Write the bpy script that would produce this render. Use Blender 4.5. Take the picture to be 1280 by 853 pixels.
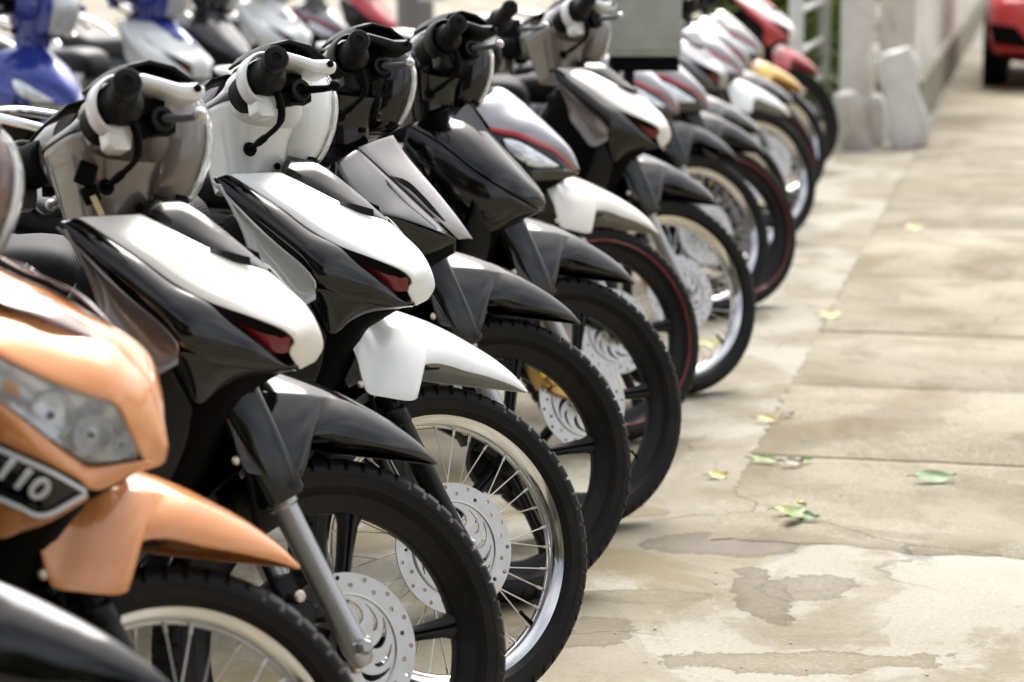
import bpy, bmesh, math, random
from mathutils import Vector, Matrix
R = math.radians
random.seed(7)
for o in list(bpy.data.objects): bpy.data.objects.remove(o)
scn = bpy.context.scene
COL = scn.collection

# ------------------------------------------------------------------ camera
FPX, CAM_H, HORIZON = 3000.0, 1.32, -100.0          # focal length in photo pixels (1280 wide)
PITCH = math.atan((426.5 - HORIZON) / FPX)
cd = bpy.data.cameras.new('camera'); cam = bpy.data.objects.new('camera', cd); COL.objects.link(cam)
cam.location = (0, 0, CAM_H); cam.rotation_euler = (math.pi/2 - PITCH, 0, 0)
cd.sensor_width = 36; cd.lens = FPX/1280*36; cd.clip_start = .05; cd.clip_end = 3000
cd.dof.use_dof = True; cd.dof.focus_distance = 4.05; cd.dof.aperture_fstop = 4.2
scn.camera = cam

# ------------------------------------------------------------------ sky, sun, exposure
SUN_EL, SUN_AZ = R(52), R(14)                        # hazy sun ahead of the camera, high over the far end of the row
w = bpy.data.worlds.new('World'); scn.world = w; w.use_nodes = True
nt = w.node_tree; nt.nodes.clear()
def wn(t, **k):
    n = nt.nodes.new(t)
    for a, b in k.items(): setattr(n, a, b)
    return n
out = wn('ShaderNodeOutputWorld'); bg = wn('ShaderNodeBackground'); bg.inputs[1].default_value = .10
sky = wn('ShaderNodeTexSky', sky_type='NISHITA', sun_disc=False, sun_elevation=SUN_EL, sun_rotation=SUN_AZ)
sky.air_density = 1.0; sky.dust_density = 7.0
tc = wn('ShaderNodeTexCoord'); mp = wn('ShaderNodeMapping'); mp.inputs['Scale'].default_value = (1.2, 1.2, 3.0)
cn = wn('ShaderNodeTexNoise'); cn.inputs['Scale'].default_value = 1.6; cn.inputs['Detail'].default_value = 7
cr = wn('ShaderNodeValToRGB'); cr.color_ramp.elements[0].position = .36; cr.color_ramp.elements[1].position = .64
bw = wn('ShaderNodeRGBToBW')
mlt = wn('ShaderNodeMath', operation='MULTIPLY_ADD'); mlt.inputs[1].default_value = 5.2; mlt.inputs[2].default_value = .5
mv = wn('ShaderNodeMath', operation='MULTIPLY_ADD'); mv.inputs[1].default_value = .75; mix = wn('ShaderNodeMixRGB'); mix.inputs[0].default_value = .62
L = nt.links.new
L(tc.outputs['Generated'], mp.inputs[0]); L(mp.outputs[0], cn.inputs['Vector']); L(cn.outputs[0], cr.inputs[0])
L(cr.outputs[0], mlt.inputs[0]); L(sky.outputs[0], bw.inputs[0]); L(bw.outputs[0], mv.inputs[0]); L(mlt.outputs[0], mv.inputs[2])
L(sky.outputs[0], mix.inputs[1]); L(mv.outputs[0], mix.inputs[2]); L(mix.outputs[0], bg.inputs[0]); L(bg.outputs[0], out.inputs[0])
sd = bpy.data.lights.new('sun', 'SUN'); sun = bpy.data.objects.new('sun', sd); COL.objects.link(sun)
sd.energy = 1.6; sd.angle = R(34); sd.color = (1, .985, .965)
sdir = Vector((math.sin(SUN_AZ)*math.cos(SUN_EL), math.cos(SUN_AZ)*math.cos(SUN_EL), math.sin(SUN_EL)))
sun.rotation_euler = sdir.to_track_quat('Z', 'Y').to_euler(); sun.location = (2, 0, 8)
scn.view_settings.view_transform = 'Standard'; scn.view_settings.look = 'None'
scn.view_settings.exposure = 1.34; scn.view_settings.gamma = 1

# ------------------------------------------------------------------ materials
MATS = {}
def mat(name, col=(.5,.5,.5), rough=.5, metal=0, coat=0, spec=.5, trans=0, bump=0, bscale=200, var=0, vscale=8, dirt=0, emit=None):
    if name in MATS: return MATS[name]
    m = bpy.data.materials.new(name); m.use_nodes = True; t = m.node_tree; p = t.nodes['Principled BSDF']
    p.inputs['Base Color'].default_value = (*col, 1); p.inputs['Roughness'].default_value = rough
    p.inputs['Metallic'].default_value = metal; p.inputs['Coat Weight'].default_value = coat
    p.inputs['Coat Roughness'].default_value = .03
    p.inputs['Specular IOR Level'].default_value = spec; p.inputs['Transmission Weight'].default_value = trans
    c = t.nodes.new('ShaderNodeTexCoord')
    if var or dirt:
        n = t.nodes.new('ShaderNodeTexNoise'); n.inputs['Scale'].default_value = vscale; n.inputs['Detail'].default_value = 8
        n.inputs['Roughness'].default_value = .65
        t.links.new(c.outputs['Object'], n.inputs['Vector'])
        if var:
            r = t.nodes.new('ShaderNodeMapRange'); r.inputs[1].default_value = .3; r.inputs[2].default_value = .7
            r.inputs[3].default_value = max(0, rough - var); r.inputs[4].default_value = min(1, rough + var)
            t.links.new(n.outputs[0], r.inputs[0]); t.links.new(r.outputs[0], p.inputs['Roughness'])
        if dirt:
            r2 = t.nodes.new('ShaderNodeValToRGB'); r2.color_ramp.elements[0].position = .5; r2.color_ramp.elements[1].position = .78
            mx = t.nodes.new('ShaderNodeMixRGB'); mx.inputs[1].default_value = (*col, 1); mx.inputs[2].default_value = (.19, .155, .115, 1)
            sc = t.nodes.new('ShaderNodeMath'); sc.operation = 'MULTIPLY'; sc.inputs[1].default_value = dirt
            t.links.new(n.outputs[0], r2.inputs[0]); t.links.new(r2.outputs[0], sc.inputs[0]); t.links.new(sc.outputs[0], mx.inputs[0])
            t.links.new(mx.outputs[0], p.inputs['Base Color'])
    if bump:
        n = t.nodes.new('ShaderNodeTexNoise'); n.inputs['Scale'].default_value = bscale; n.inputs['Detail'].default_value = 3
        b = t.nodes.new('ShaderNodeBump'); b.inputs['Strength'].default_value = bump; b.inputs['Distance'].default_value = .001
        t.links.new(c.outputs['Object'], n.inputs['Vector']); t.links.new(n.outputs[0], b.inputs['Height']); t.links.new(b.outputs[0], p.inputs['Normal'])
    if emit: p.inputs['Emission Color'].default_value = (*emit, 1); p.inputs['Emission Strength'].default_value = 1
    MATS[name] = m; return m
def paint(name, col, metal=0, rough=.3): return mat(name, col, rough, metal, coat=1, var=.05, vscale=14)
M_WHITE = paint('white paint', (.80,.82,.81)); M_IVORY = paint('ivory paint', (.74,.72,.66)); M_GBLACK = mat('gloss black paint', (.002,.002,.0022), .10, var=.04, vscale=14, spec=.5)
M_TAUPE = paint('taupe metallic paint', (.165,.142,.128), .45, .34); M_DGREY = paint('dark grey metallic paint', (.018,.018,.021), .12, .25)
M_SILVER = paint('silver paint', (.30,.30,.31), .8, .3); M_BEIGE = paint('silver beige paint', (.40,.37,.355), .6, .32)
M_ORANGE = paint('copper orange paint', (.62,.235,.065), .15, .28); M_BROWN = paint('brown smoked plastic', (.14,.085,.07), .1, .25)
M_RED = paint('red paint', (.52,.02,.03)); M_YELLOW = paint('yellow paint', (.75,.42,.02)); M_BLUE = paint('blue paint', (.025,.05,.33), .2, .25)
M_STRIPE = paint('red stripe', (.50,.015,.025)); M_LGREY = paint('light grey plastic', (.45,.47,.45), 0, .35)
M_PLASTIC = mat('black plastic', (.004,.004,.0045), .38, bump=.1, bscale=700, var=.08, spec=.2)
M_SATIN = mat('satin black metal', (.004,.004,.0045), .32, .1, var=.08, vscale=20, spec=.25)
M_INNER = mat('dark inner plastic', (.0025,.0025,.003), .6, spec=.08)
M_RUBBER = mat('tyre rubber', (.0105,.010,.0095), .60, bump=.3, bscale=400, dirt=.10, vscale=9, spec=.2)
M_GRIP = mat('grip rubber', (.005,.005,.0055), .5, bump=.2, bscale=900, spec=.2)
M_ALLOY = mat('black alloy', (.0055,.0055,.006), .36, .1, var=.06, vscale=30, dirt=.04, spec=.28)
M_CHROME = mat('chrome rim', (.72,.72,.73), .13, 1, var=.08, vscale=25)
M_STEEL = mat('brushed steel disc', (.52,.51,.49), .38, 1, var=.08, vscale=60, bump=.08, bscale=900)
M_ALU = mat('cast aluminium fork', (.42,.42,.43), .4, .85, var=.08, vscale=40, bump=.1, bscale=500)
M_SPOKE = mat('steel spoke', (.62,.60,.56), .3, 1); M_GOLD = mat('gold anodised caliper', (.62,.40,.13), .35, .7)
M_ZINC = mat('zinc bolt', (.55,.5,.38), .35, .9); M_YMARK = mat('yellow paint mark', (.75,.5,.03), .5)
M_SEAT = None
M_ENGINE = mat('engine casting', (.09,.09,.095), .5, .5, var=.1, bump=.2, bscale=300)
M_LEVER = mat('lever metal', (.22,.22,.23), .4, .6); M_BALL = mat('polished lever ball', (.55,.55,.56), .3, .9)
M_REDLENS = mat('red lens', (.22,.003,.006), .14, 0, coat=.25); M_REDLENS.node_tree.nodes['Principled BSDF'].inputs['Transmission Weight'].default_value = .25
M_AMBER = mat('amber lens', (.8,.3,.03), .15, 0, coat=1)
M_CLEAR = mat('clear headlamp lens', (.92,.93,.93), .06, trans=.9); M_CLEAR.node_tree.nodes['Principled BSDF'].inputs['IOR'].default_value = 1.2
M_REFL = mat('lamp reflector', (.75,.77,.8), .2, .45, bump=.9, bscale=60)
M_BOWL = mat('lamp bowl', (.82,.84,.88), .18, .5)
def refl_mat():
    t = M_REFL.node_tree; p = t.nodes['Principled BSDF']; c = t.nodes.new('ShaderNodeTexCoord'); v = t.nodes.new('ShaderNodeTexVoronoi'); v.inputs['Scale'].default_value = 120
    r = t.nodes.new('ShaderNodeValToRGB'); r.color_ramp.elements[0].color = (.62,.66,.72,1); r.color_ramp.elements[1].color = (.9,.92,.95,1); r.color_ramp.elements[0].position = .25; r.color_ramp.elements[1].position = .6
    t.links.new(c.outputs['Object'], v.inputs['Vector']); t.links.new(v.outputs['Color'], r.inputs[0]); t.links.new(r.outputs[0], p.inputs['Base Color'])
refl_mat()
M_GLASS = mat('smoked meter glass', (.02,.012,.012), .05, spec=.5)
M_BRASS = mat('key brass', (.45,.36,.18), .35, .9); M_PLATE = mat('number plate white', (.7,.7,.7), .4)
def seat_mat():
    m = mat('seat vinyl', (.007,.007,.0085), .5, spec=.2); t = m.node_tree; p = t.nodes['Principled BSDF']
    c = t.nodes.new('ShaderNodeTexCoord'); wv = t.nodes.new('ShaderNodeTexWave'); wv.bands_direction = 'X'; wv.inputs['Scale'].default_value = 105
    wv.inputs['Distortion'].default_value = .4
    b = t.nodes.new('ShaderNodeBump'); b.inputs['Strength'].default_value = .5; b.inputs['Distance'].default_value = .0008
    t.links.new(c.outputs['Object'], wv.inputs['Vector']); t.links.new(wv.outputs[0], b.inputs['Height']); t.links.new(b.outputs[0], p.inputs['Normal'])
    return m
M_SEAT = seat_mat()
M_SEATP = mat('smooth seat vinyl', (.010,.010,.012), .45, bump=.15, bscale=500)

# ------------------------------------------------------------------ mesh helpers
def mk(name, v, f, sharp=38, smooth=True):
    me = bpy.data.meshes.new(name); me.from_pydata([tuple(p) for p in v], [], f); me.update()
    if smooth: me.shade_smooth(); me.set_sharp_from_angle(angle=R(sharp))
    return me
class MB:
    def __init__(s): s.v = []; s.f = []
    def add(s, v, f):
        b = len(s.v); s.v += [Vector(p) for p in v]; s.f += [tuple(i + b for i in q) for q in f]; return s
    def grid(s, rows, close_u=False, close_v=False, flip=False):
        m, n = len(rows), len(rows[0]); v = [p for r in rows for p in r]; f = []
        for i in range(m if close_v else m-1):
            for j in range(n if close_u else n-1):
                a = i*n+j; b = i*n+(j+1) % n; c = ((i+1) % m)*n+(j+1) % n; d = ((i+1) % m)*n+j
                f.append((a, d, c, b) if flip else (a, b, c, d))
        return s.add(v, f)
    def loft(s, secs, cap=True):
        n = len(secs[0]); s.grid(secs, close_u=True)
        if cap:
            b = len(s.v) - n*len(secs)
            s.f.append(tuple(b+i for i in reversed(range(n)))); e = len(s.v)-n; s.f.append(tuple(e+i for i in range(n)))
        return s
    def tube(s, pts, rad, n=10, cap=True):
        pts = [Vector(p) for p in pts]; rad = rad if isinstance(rad, (list, tuple)) else [rad]*len(pts)
        secs = []; up = None
        for i, p in enumerate(pts):
            t = (pts[min(i+1, len(pts)-1)] - pts[max(i-1, 0)]).normalized()
            if up is None: up = t.orthogonal().normalized()
            up = (up - t*up.dot(t)).normalized(); sd_ = t.cross(up)
            secs.append([p + (up*math.cos(a) + sd_*math.sin(a))*rad[i] for a in [2*math.pi*k/n for k in range(n)]])
        return s.loft(secs, cap)
    def lathe(s, prof, org, axis, n=24, closed=False):
        # prof: (radius, distance along axis)
        axis = Vector(axis).normalized(); u = axis.orthogonal().normalized(); w_ = axis.cross(u); org = Vector(org)
        rows = [[org + axis*h + (u*math.cos(a)+w_*math.sin(a))*r for a in [2*math.pi*k/n for k in range(n)]] for r, h in prof]
        return s.grid(rows, close_u=True, close_v=closed)
    def box(s, c, d, rot=None):
        c = Vector(c); v = []
        for x in (-1, 1):
            for y in (-1, 1):
                for z in (-1, 1):
                    q = Vector((x*d[0]/2, y*d[1]/2, z*d[2]/2)); v.append(c + (rot @ q if rot else q))
        return s.add(v, [(0,1,3,2),(4,6,7,5),(0,4,5,1),(2,3,7,6),(0,2,6,4),(1,5,7,3)])
    def mesh(s, name, sharp=38, bevel=0, solid=0, seg=2, smooth=True, fix=True):
        me = mk(name, s.v, s.f, sharp, smooth)
        if fix:
            bm = bmesh.new(); bm.from_mesh(me)
            if not solid: bmesh.ops.recalc_face_normals(bm, faces=bm.faces)
            bm.to_mesh(me); bm.free()
        return bake(me, bevel, solid, seg, sharp) if bevel or solid else me
def bake(me, bevel=0, solid=0, seg=2, sharp=38, sub=0):
    o = bpy.data.objects.new('bake', me); COL.objects.link(o)
    if sub: m = o.modifiers.new('s', 'SUBSURF'); m.levels = sub
    if solid: m = o.modifiers.new('s', 'SOLIDIFY'); m.thickness = solid; m.offset = -1
    if bevel: m = o.modifiers.new('b', 'BEVEL'); m.width = bevel; m.segments = seg; m.limit_method = 'ANGLE'; m.angle_limit = R(40)
    dg = bpy.context.evaluated_depsgraph_get(); r = bpy.data.meshes.new_from_object(o.evaluated_get(dg))
    r.name = me.name; bpy.data.objects.remove(o); r.shade_smooth(); r.set_sharp_from_angle(angle=R(sharp))
    return r
def crom(pts, n):
    pts = [Vector(p) for p in pts]
    if len(pts) == 2: return [pts[0].lerp(pts[1], i/(n-1)) for i in range(n)]
    d = [0]
    for a, b in zip(pts, pts[1:]): d.append(d[-1] + max((b-a).length, 1e-6))
    o = []
    for i in range(n):
        t = d[-1]*i/(n-1); k = max(j for j in range(len(pts)-1) if d[j] <= t+1e-9)
        s_ = min(1, (t-d[k])/(d[k+1]-d[k])); p1, p2 = pts[k], pts[k+1]
        p0 = pts[k-1] if k else p1*2-p2; p3 = pts[k+2] if k+2 < len(pts) else p2*2-p1
        o.append(.5*((2*p1) + (p2-p0)*s_ + (2*p0-5*p1+4*p2-p3)*s_*s_ + (3*p1-p0-3*p2+p3)*s_**3))
    return o
def sup(cx, cy, a, b, e, n):
    r = []
    for k in range(n):
        t = 2*math.pi*k/n; c, s = math.cos(t), math.sin(t)
        r.append((cx + a*math.copysign(abs(c)**(2/e), c), cy + b*math.copysign(abs(s)**(2/e), s)))
    return r
def panel(name, A, B, n=26, m=9, bulge=0.0, out=(0,-1,.3), solid=.004, bevel=.0014, prof=None, side=1):
    """surface between edge curves A and B, bulged towards `out`, given thickness; side=-1 mirrors it to the left."""
    A = crom(A, n); B = crom(B, n); o = Vector(out).normalized(); rows = []
    for j in range(len(prof) if prof else m):
        t = j/(m-1); k = 4*t*(1-t)
        if prof: t, k = prof[j]
        rows.append([a.lerp(b, t) + o*(bulge*k*(math.sin(math.pi*(.12+.76*i/(n-1))))) for i, (a, b) in enumerate(zip(A, B))])
    if side < 0: rows = [[Vector((p.x, -p.y, p.z)) for p in r] for r in rows]; o = Vector((o.x, -o.y, o.z))
    mb = MB().grid(rows); nn = Vector((0,0,0))
    for f in mb.f:
        a, b, c, d = [mb.v[i] for i in f]; nn += (c-a).cross(d-b)
    if nn.dot(o) < 0: mb.f = [tuple(reversed(f)) for f in mb.f]
    return mb.mesh(name, solid=solid, bevel=bevel, sharp=35)

# ------------------------------------------------------------------ objects
def link(name, me, m=None, parent=None, mtx=None):
    o = bpy.data.objects.new(name, me); COL.objects.link(o)
    if m is not None and me is not None:
        if not me.materials: me.materials.append(None)
        o.material_slots[0].link = 'OBJECT'; o.material_slots[0].material = m
    if parent: o.parent = parent
    if mtx is not None: o.matrix_local = mtx
    return o
def tag(o, label, cat, group=None):
    o['label'] = label; o['category'] = cat
    if group: o['group'] = group
    return o
def empty(name, loc=(0,0,0), rz=0):
    o = bpy.data.objects.new(name, None); COL.objects.link(o); o.location = loc; o.rotation_euler = (0,0,rz); o.empty_display_size = .1; return o
CACHE = {}
def cached(key, fn):
    if key not in CACHE: CACHE[key] = fn()
    return CACHE[key]

# ------------------------------------------------------------------ motorbike frame of reference
# bike space: x forward, y left, z up, origin on the ground under the front axle (steering straight)
RAKE, TRAIL = R(26.5), .068
AXIS = Vector((-math.sin(RAKE), 0, math.cos(RAKE))); APT = Vector((TRAIL, 0, 0))
def steer_m(d): return Matrix.Translation(APT) @ Matrix.Rotation(R(d), 4, AXIS) @ Matrix.Translation(-APT)
def body_m(psi, lean): return Matrix.Rotation(-R(psi), 4, 'Z') @ Matrix.Rotation(-R(lean), 4, 'X')
def ray(u, v):
    a = (u-640)/FPX; b = (v-426.5)/FPX
    return Vector((a, math.cos(PITCH) - b*math.sin(PITCH), -math.sin(PITCH) - b*math.cos(PITCH)))
def ground_px(u, v, z=0):
    q = ray(u, v); t = (z-CAM_H)/q.z; return Vector((q.x*t, q.y*t, z))
FTIP = Vector((.186, 0, .553))
class Pose:
    def __init__(s, tip, psi=5, lean=1.5, steer=40):
        s.psi, s.lean, s.steer = psi, lean, steer
        w_ = body_m(psi, lean) @ steer_m(steer) @ FTIP; p = ground_px(tip[0], tip[1], w_.z)
        s.m = Matrix.Translation((p.x-w_.x, p.y-w_.y, 0)) @ body_m(psi, lean)
    def at(s, u, v, lat):
        """point of the bike's own space seen at photo pixel (u,v), at lateral distance lat right of its centre plane"""
        i = s.m.inverted(); o = i @ Vector((0,0,CAM_H)); q = i.to_3x3() @ ray(u, v); t = (-lat-o.y)/q.y; return o + q*t
    def curve(s, pts, sc=1, ox=0, oy=0): return [s.at(p[0]/sc+ox, p[1]/sc+oy, p[2]) for p in pts]

# ------------------------------------------------------------------ wheels (space: axle at (0,0,.281), axis = y)
AX = Vector((0, 0, .281))
def wpt(r, a, y): return AX + Vector((r*math.cos(a), y, r*math.sin(a)))
def tyre_mesh(slick):
    prof = [(.2265,-.021),(.236,-.030),(.2385,-.0325),(.2400,-.0322),(.248,-.0345),(.2525,-.0352),(.2530,-.0362),(.2545,-.0362),(.2550,-.0353),(.259,-.0355),(.267,-.033),(.2735,-.0265),(.2785,-.016),(.281,-.004),(.281,.004),
            (.2785,.016),(.2735,.0265),(.267,.033),(.259,.0355),(.248,.0345),(.2400,.0322),(.2385,.0325),(.236,.030),(.2265,.021),(.222,.012),(.222,-.012)]
    nb = 60; mb = MB(); rows = []
    for k in range(nb):
        for fr, g in ((0,1),(.10,1),(.14,0),(.86,0),(.90,1)):
            row = []
            for r, y in prof:
                deep = 0
                if not slick:
                    ay = abs(y)
                    if r > .262: deep = .0050*g if ay > .012 else (.0045*g if ay > .006 else .0030*g)
                    if .003 < ay < .005: deep = 0.0
                skew = (abs(y)*1.15 + (.0 if y < 0 else .06))
                row.append(wpt(r-deep, 2*math.pi*(k+fr)/nb + skew, y))
            rows.append(row)
    mb.grid(rows, close_u=True, close_v=True); return mb.mesh('tyre', sharp=24)
def rim_wire_mesh():
    prof = [(.228,-.0225),(.2305,-.021),(.2305,-.019),(.224,-.017),(.219,-.011),(.2145,-.006),(.2135,0),(.2145,.006),(.219,.011),(.224,.017),(.2305,.019),(.2305,.021),(.228,.0225),
            (.221,.019),(.214,.013),(.2085,.007),(.207,0),(.2085,-.007),(.214,-.013),(.221,-.019)]
    return MB().lathe(prof, AX, (0,1,0), 96, closed=True).mesh('rim', sharp=50)
def rim_alloy_mesh():
    prof = [(.229,-.021),(.231,-.019),(.227,-.015),(.2145,-.012),(.214,.012),(.227,.015),(.231,.019),(.229,.021),(.222,.019),(.211,.014),(.2015,.0115),(.1995,.009),(.1995,-.009),(.2015,-.0115),(.211,-.014),(.222,-.019)]
    mb = MB().lathe(prof, AX, (0,1,0), 96, closed=True)
    for k in range(5):                                   # five tapering cast spokes with a raised rib
        a0 = R(80) + 2*math.pi*k/5
        secs = []
        for t in (0, .12, .35, .65, .88, 1):
            r = .026 + t*(.205-.026); hw = .0155 - .005*math.sin(math.pi*min(1,t*1.1)) + (.007 if t > .95 else 0) + (.004 if t == 0 else 0); hy = .0125 - .002*t
            c = AX + Vector((math.cos(a0), 0, math.sin(a0)))*r; tn = Vector((-math.sin(a0), 0, math.cos(a0)))
            secs.append([c + tn*x*hw + Vector((0,1,0))*y*hy for x, y in ((-1,-.45),(-.5,-1),(-.2,-1),(0,-.6),(.2,-1),(.5,-1),(1,-.45),(1,.45),(.5,1),(-.5,1),(-1,.45))])
        mb.loft(secs)
    mb.lathe([(.0,-.03),(.03,-.03),(.034,-.024),(.034,.024),(.03,.03),(.0,.03)], AX, (0,1,0), 28)
    return mb.mesh('rim', sharp=40)
def rim_stripe_mesh():
    return MB().lathe([(.2322,-.0225),(.2345,-.0245),(.241,-.0328),(.2395,-.0335),(.2325,-.0255),(.2305,-.0236)], AX, (0,1,0), 96, closed=True).mesh('rim_stripe')
def hub_mesh():
    return MB().lathe([(.0,-.048),(.012,-.048),(.016,-.04),(.034,-.034),(.036,-.028),(.026,-.022),(.022,-.01),(.022,.01),(.027,.022),(.034,.026),(.033,.032),(.012,.04),(.0,.04)], AX, (0,1,0), 28).mesh('hub')
def spoke_mesh(inner, sgn):
    y0 = -.027 if inner < 0 else .026
    a, b = wpt(.031, 0, y0), wpt(.208, R(40)*sgn, 0.004*(1 if inner > 0 else -1)); n = (a-b).normalized()
    return MB().tube([a, b + n*.012, b + n*.0115, b], [.0013,.0013,.0025,.0025], 6).mesh('spoke')
def disc_mesh():
    R0 = .110
    cu = bpy.data.curves.new('disc', 'CURVE'); cu.dimensions = '2D'; cu.fill_mode = 'BOTH'; cu.extrude = .0017
    def poly(pts):
        sp = cu.splines.new('POLY'); sp.points.add(len(pts)-1); sp.use_cyclic_u = True
        for q, p in zip(sp.points, pts): q.co = (p[0], p[1], 0, 1)
    def circ(cx, cy, r, n): poly([(cx+r*math.cos(2*math.pi*k/n), cy+r*math.sin(2*math.pi*k/n)) for k in range(n)])
    circ(0, 0, R0, 96)
    for k in range(30):
        r = (.1025, .0915)[k % 2]; a = 2*math.pi*k/30; circ(r*math.cos(a), r*math.sin(a), .0037, 10)
    for k in range(6):                                    # swept kidney slots of the carrier
        for w_, r0, r1, sw in ((.0045, .040, .073, .62), (.0035, .048, .071, .58)):
            a0 = 2*math.pi*k/6 + (.0 if w_ > .004 else .52); top = []; bot = []
            for i in range(9):
                t = i/8; r = r0+(r1-r0)*t; a = a0 + sw*t*t; h = w_*math.sin(math.pi*(.08+.84*t))
                ux, uy = math.cos(a), math.sin(a); tx, ty = -uy, ux
                top.append((ux*r+tx*h-ux*h*.5, uy*r+ty*h-uy*h*.5)); bot.append((ux*r-tx*h+ux*h*.5, uy*r-ty*h+uy*h*.5))
            poly(top + bot[::-1])
    circ(0, 0, .019, 24)
    o = bpy.data.objects.new('d', cu); COL.objects.link(o); dg = bpy.context.evaluated_depsgraph_get(); me = bpy.data.meshes.new_from_object(o.evaluated_get(dg)); bpy.data.objects.remove(o)
    me.materials.clear()
    me.transform(Matrix.Translation(AX + Vector((0,-.042,0))) @ Matrix.Rotation(R(90), 4, 'X'))
    bm = bmesh.new(); bm.from_mesh(me)
    bmesh.ops.remove_doubles(bm, verts=bm.verts, dist=1e-6)
    g = MB()                                              # thickened friction ring step
    bm.to_mesh(me); bm.free(); me.shade_smooth(); me.set_sharp_from_angle(angle=R(30)); return me
def disc_ring_mesh():                                     # the slightly raised carrier plate edge
    return MB().lathe([(.079,-.0440),(.0805,-.0455),(.0785,-.0462),(.0772,-.0455),(.0772,-.0440)], AX, (0,1,0), 72, closed=True).mesh('disc_carrier_edge')
def bolt_mesh(r=.0065, h=.006): return MB().lathe([(0,0),(r,0),(r,-h*.7),(r*.6,-h),(0,-h)], (0,0,0), (0,1,0), 8).mesh('bolt', sharp=25)

# ------------------------------------------------------------------ fork, fender, handlebar (steered space = bike space with steering straight)
FD = AXIS
def fork_lower_mesh(s):
    b = Vector((0, s*.068, .281)); return MB().tube([b+FD*t for t in (-.028,-.022,.0,.03,.1,.2,.226,.23,.25,.258)], [.012,.017,.021,.019,.0185,.0195,.020,.0235,.024,.019], 20).mesh('fork_lower')
def fork_upper_mesh(s):
    b = Vector((0, s*.068, .281)); return MB().tube([b+FD*t for t in (.255,.3,.42,.60)], [.0155]*4, 14).mesh('fork_tube')
def fork_cover_mesh(s):                                   # moulded sleeve round the fork below the cover
    b = Vector((0, s*.074, .281)); secs = []
    for t, a, d in ((.238,.027,.030),(.244,.0295,.035),(.34,.031,.038),(.42,.031,.040),(.46,.024,.040)):
        c = b + FD*t; u = Vector((math.cos(RAKE),0,math.sin(RAKE)))
        secs.append([c + u*x + Vector((0,1,0))*y for x, y in sup(0, 0, d, a, 3.6, 24)])
    return MB().loft(secs).mesh('fork_cover', sharp=50)
def fork_clamp_mesh():
    mb = MB(); c = Vector((0,0,.281)) + FD*.5; u = Vector((math.cos(RAKE),0,math.sin(RAKE)))
    mb.box(c, (.05,.19,.03), Matrix.Rotation(-RAKE,3,'Y')); mb.tube([c - u*.0 , Vector((-.30,0,.86))], .024, 14); return mb.mesh('fork_bridge', bevel=.004)
def fender_mesh(style):
    E = [(.186,.0,.552),(.135,.028,.562),(.078,.050,.571),(.03,.061,.578),(.003,.066,.584),(-.028,.070,.588),(-.055,.072,.584),(-.070,.0755,.566),(-.076,.083,.540),(-.081,.089,.527),(-.10,.095,.521),(-.145,.099,.526),(-.176,.099,.533),(-.186,.099,.56),(-.193,.098,.593),(-.203,.088,.629)]
    T = [(.187,0,.5535),(.160,0,.580),(.125,0,.606),(.095,0,.624),(.07,0,.637),(.04,0,.652),(.012,0,.664),(-.01,0,.672),(-.03,0,.678),(-.05,0,.684),(-.073,0,.690),(-.10,0,.695),(-.125,0,.697),(-.14,0,.697),(-.15,0,.694),(-.158,0,.69)]
    if style == 'flat':                                   # shorter flap, squarer rear
        E = [(x, w_*1.0, z if x > -.06 else z + .0) for x, w_, z in E]
    n = 64; Ec = crom(E, n); Tc = crom(T, n); rows = []
    tt = [k/7*.5 for k in range(7)] + [.485,.5,.515] + [.5+k/9*.5 for k in range(1,10)]
    for i in range(n):
        e, q = Ec[i], Tc[i]; back = max(0, min(1, (-q.x-.03)/.07))
        kx = q.x + (e.x-q.x)*(.30+.25*back); kw = e.y*(.60+.06*back); kz = q.z - (q.z-e.z)*(.20+.10*back)
        half = []
        for t in tt:
            if t <= .5:
                u = t*2; p = Vector((q.x+(kx-q.x)*u, kw*u, q.z+(kz-q.z)*u**1.7))
            else:
                u = (t-.5)*2; b = .10*4*u*(1-u)
                p = Vector((kx+(e.x-kx)*u, kw+(e.y-kw)*(u+b*2.2), kz+(e.z-kz)*(u-b*.3)))
                rib = .0045*math.exp(-((u-.38)/.09)**2)*back; p.y += rib
            half.append(p)
        rows.append([Vector((p.x,-p.y,p.z)) for p in reversed(half[1:])] + half)
    return MB().grid(rows, flip=True).mesh('front_fender', solid=.003, bevel=.001, sharp=50)
def mudguard_mesh():
    rows = []
    for k in range(19):
        a = R(92 + 78*k/18); rows.append([wpt(.305 + .012*(abs(y)<.02), a, y) for y in (-.050,-.047,-.03,0,.03,.047,.050)])
    return MB().grid(rows).mesh('rear_mudguard', solid=.003)
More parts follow.
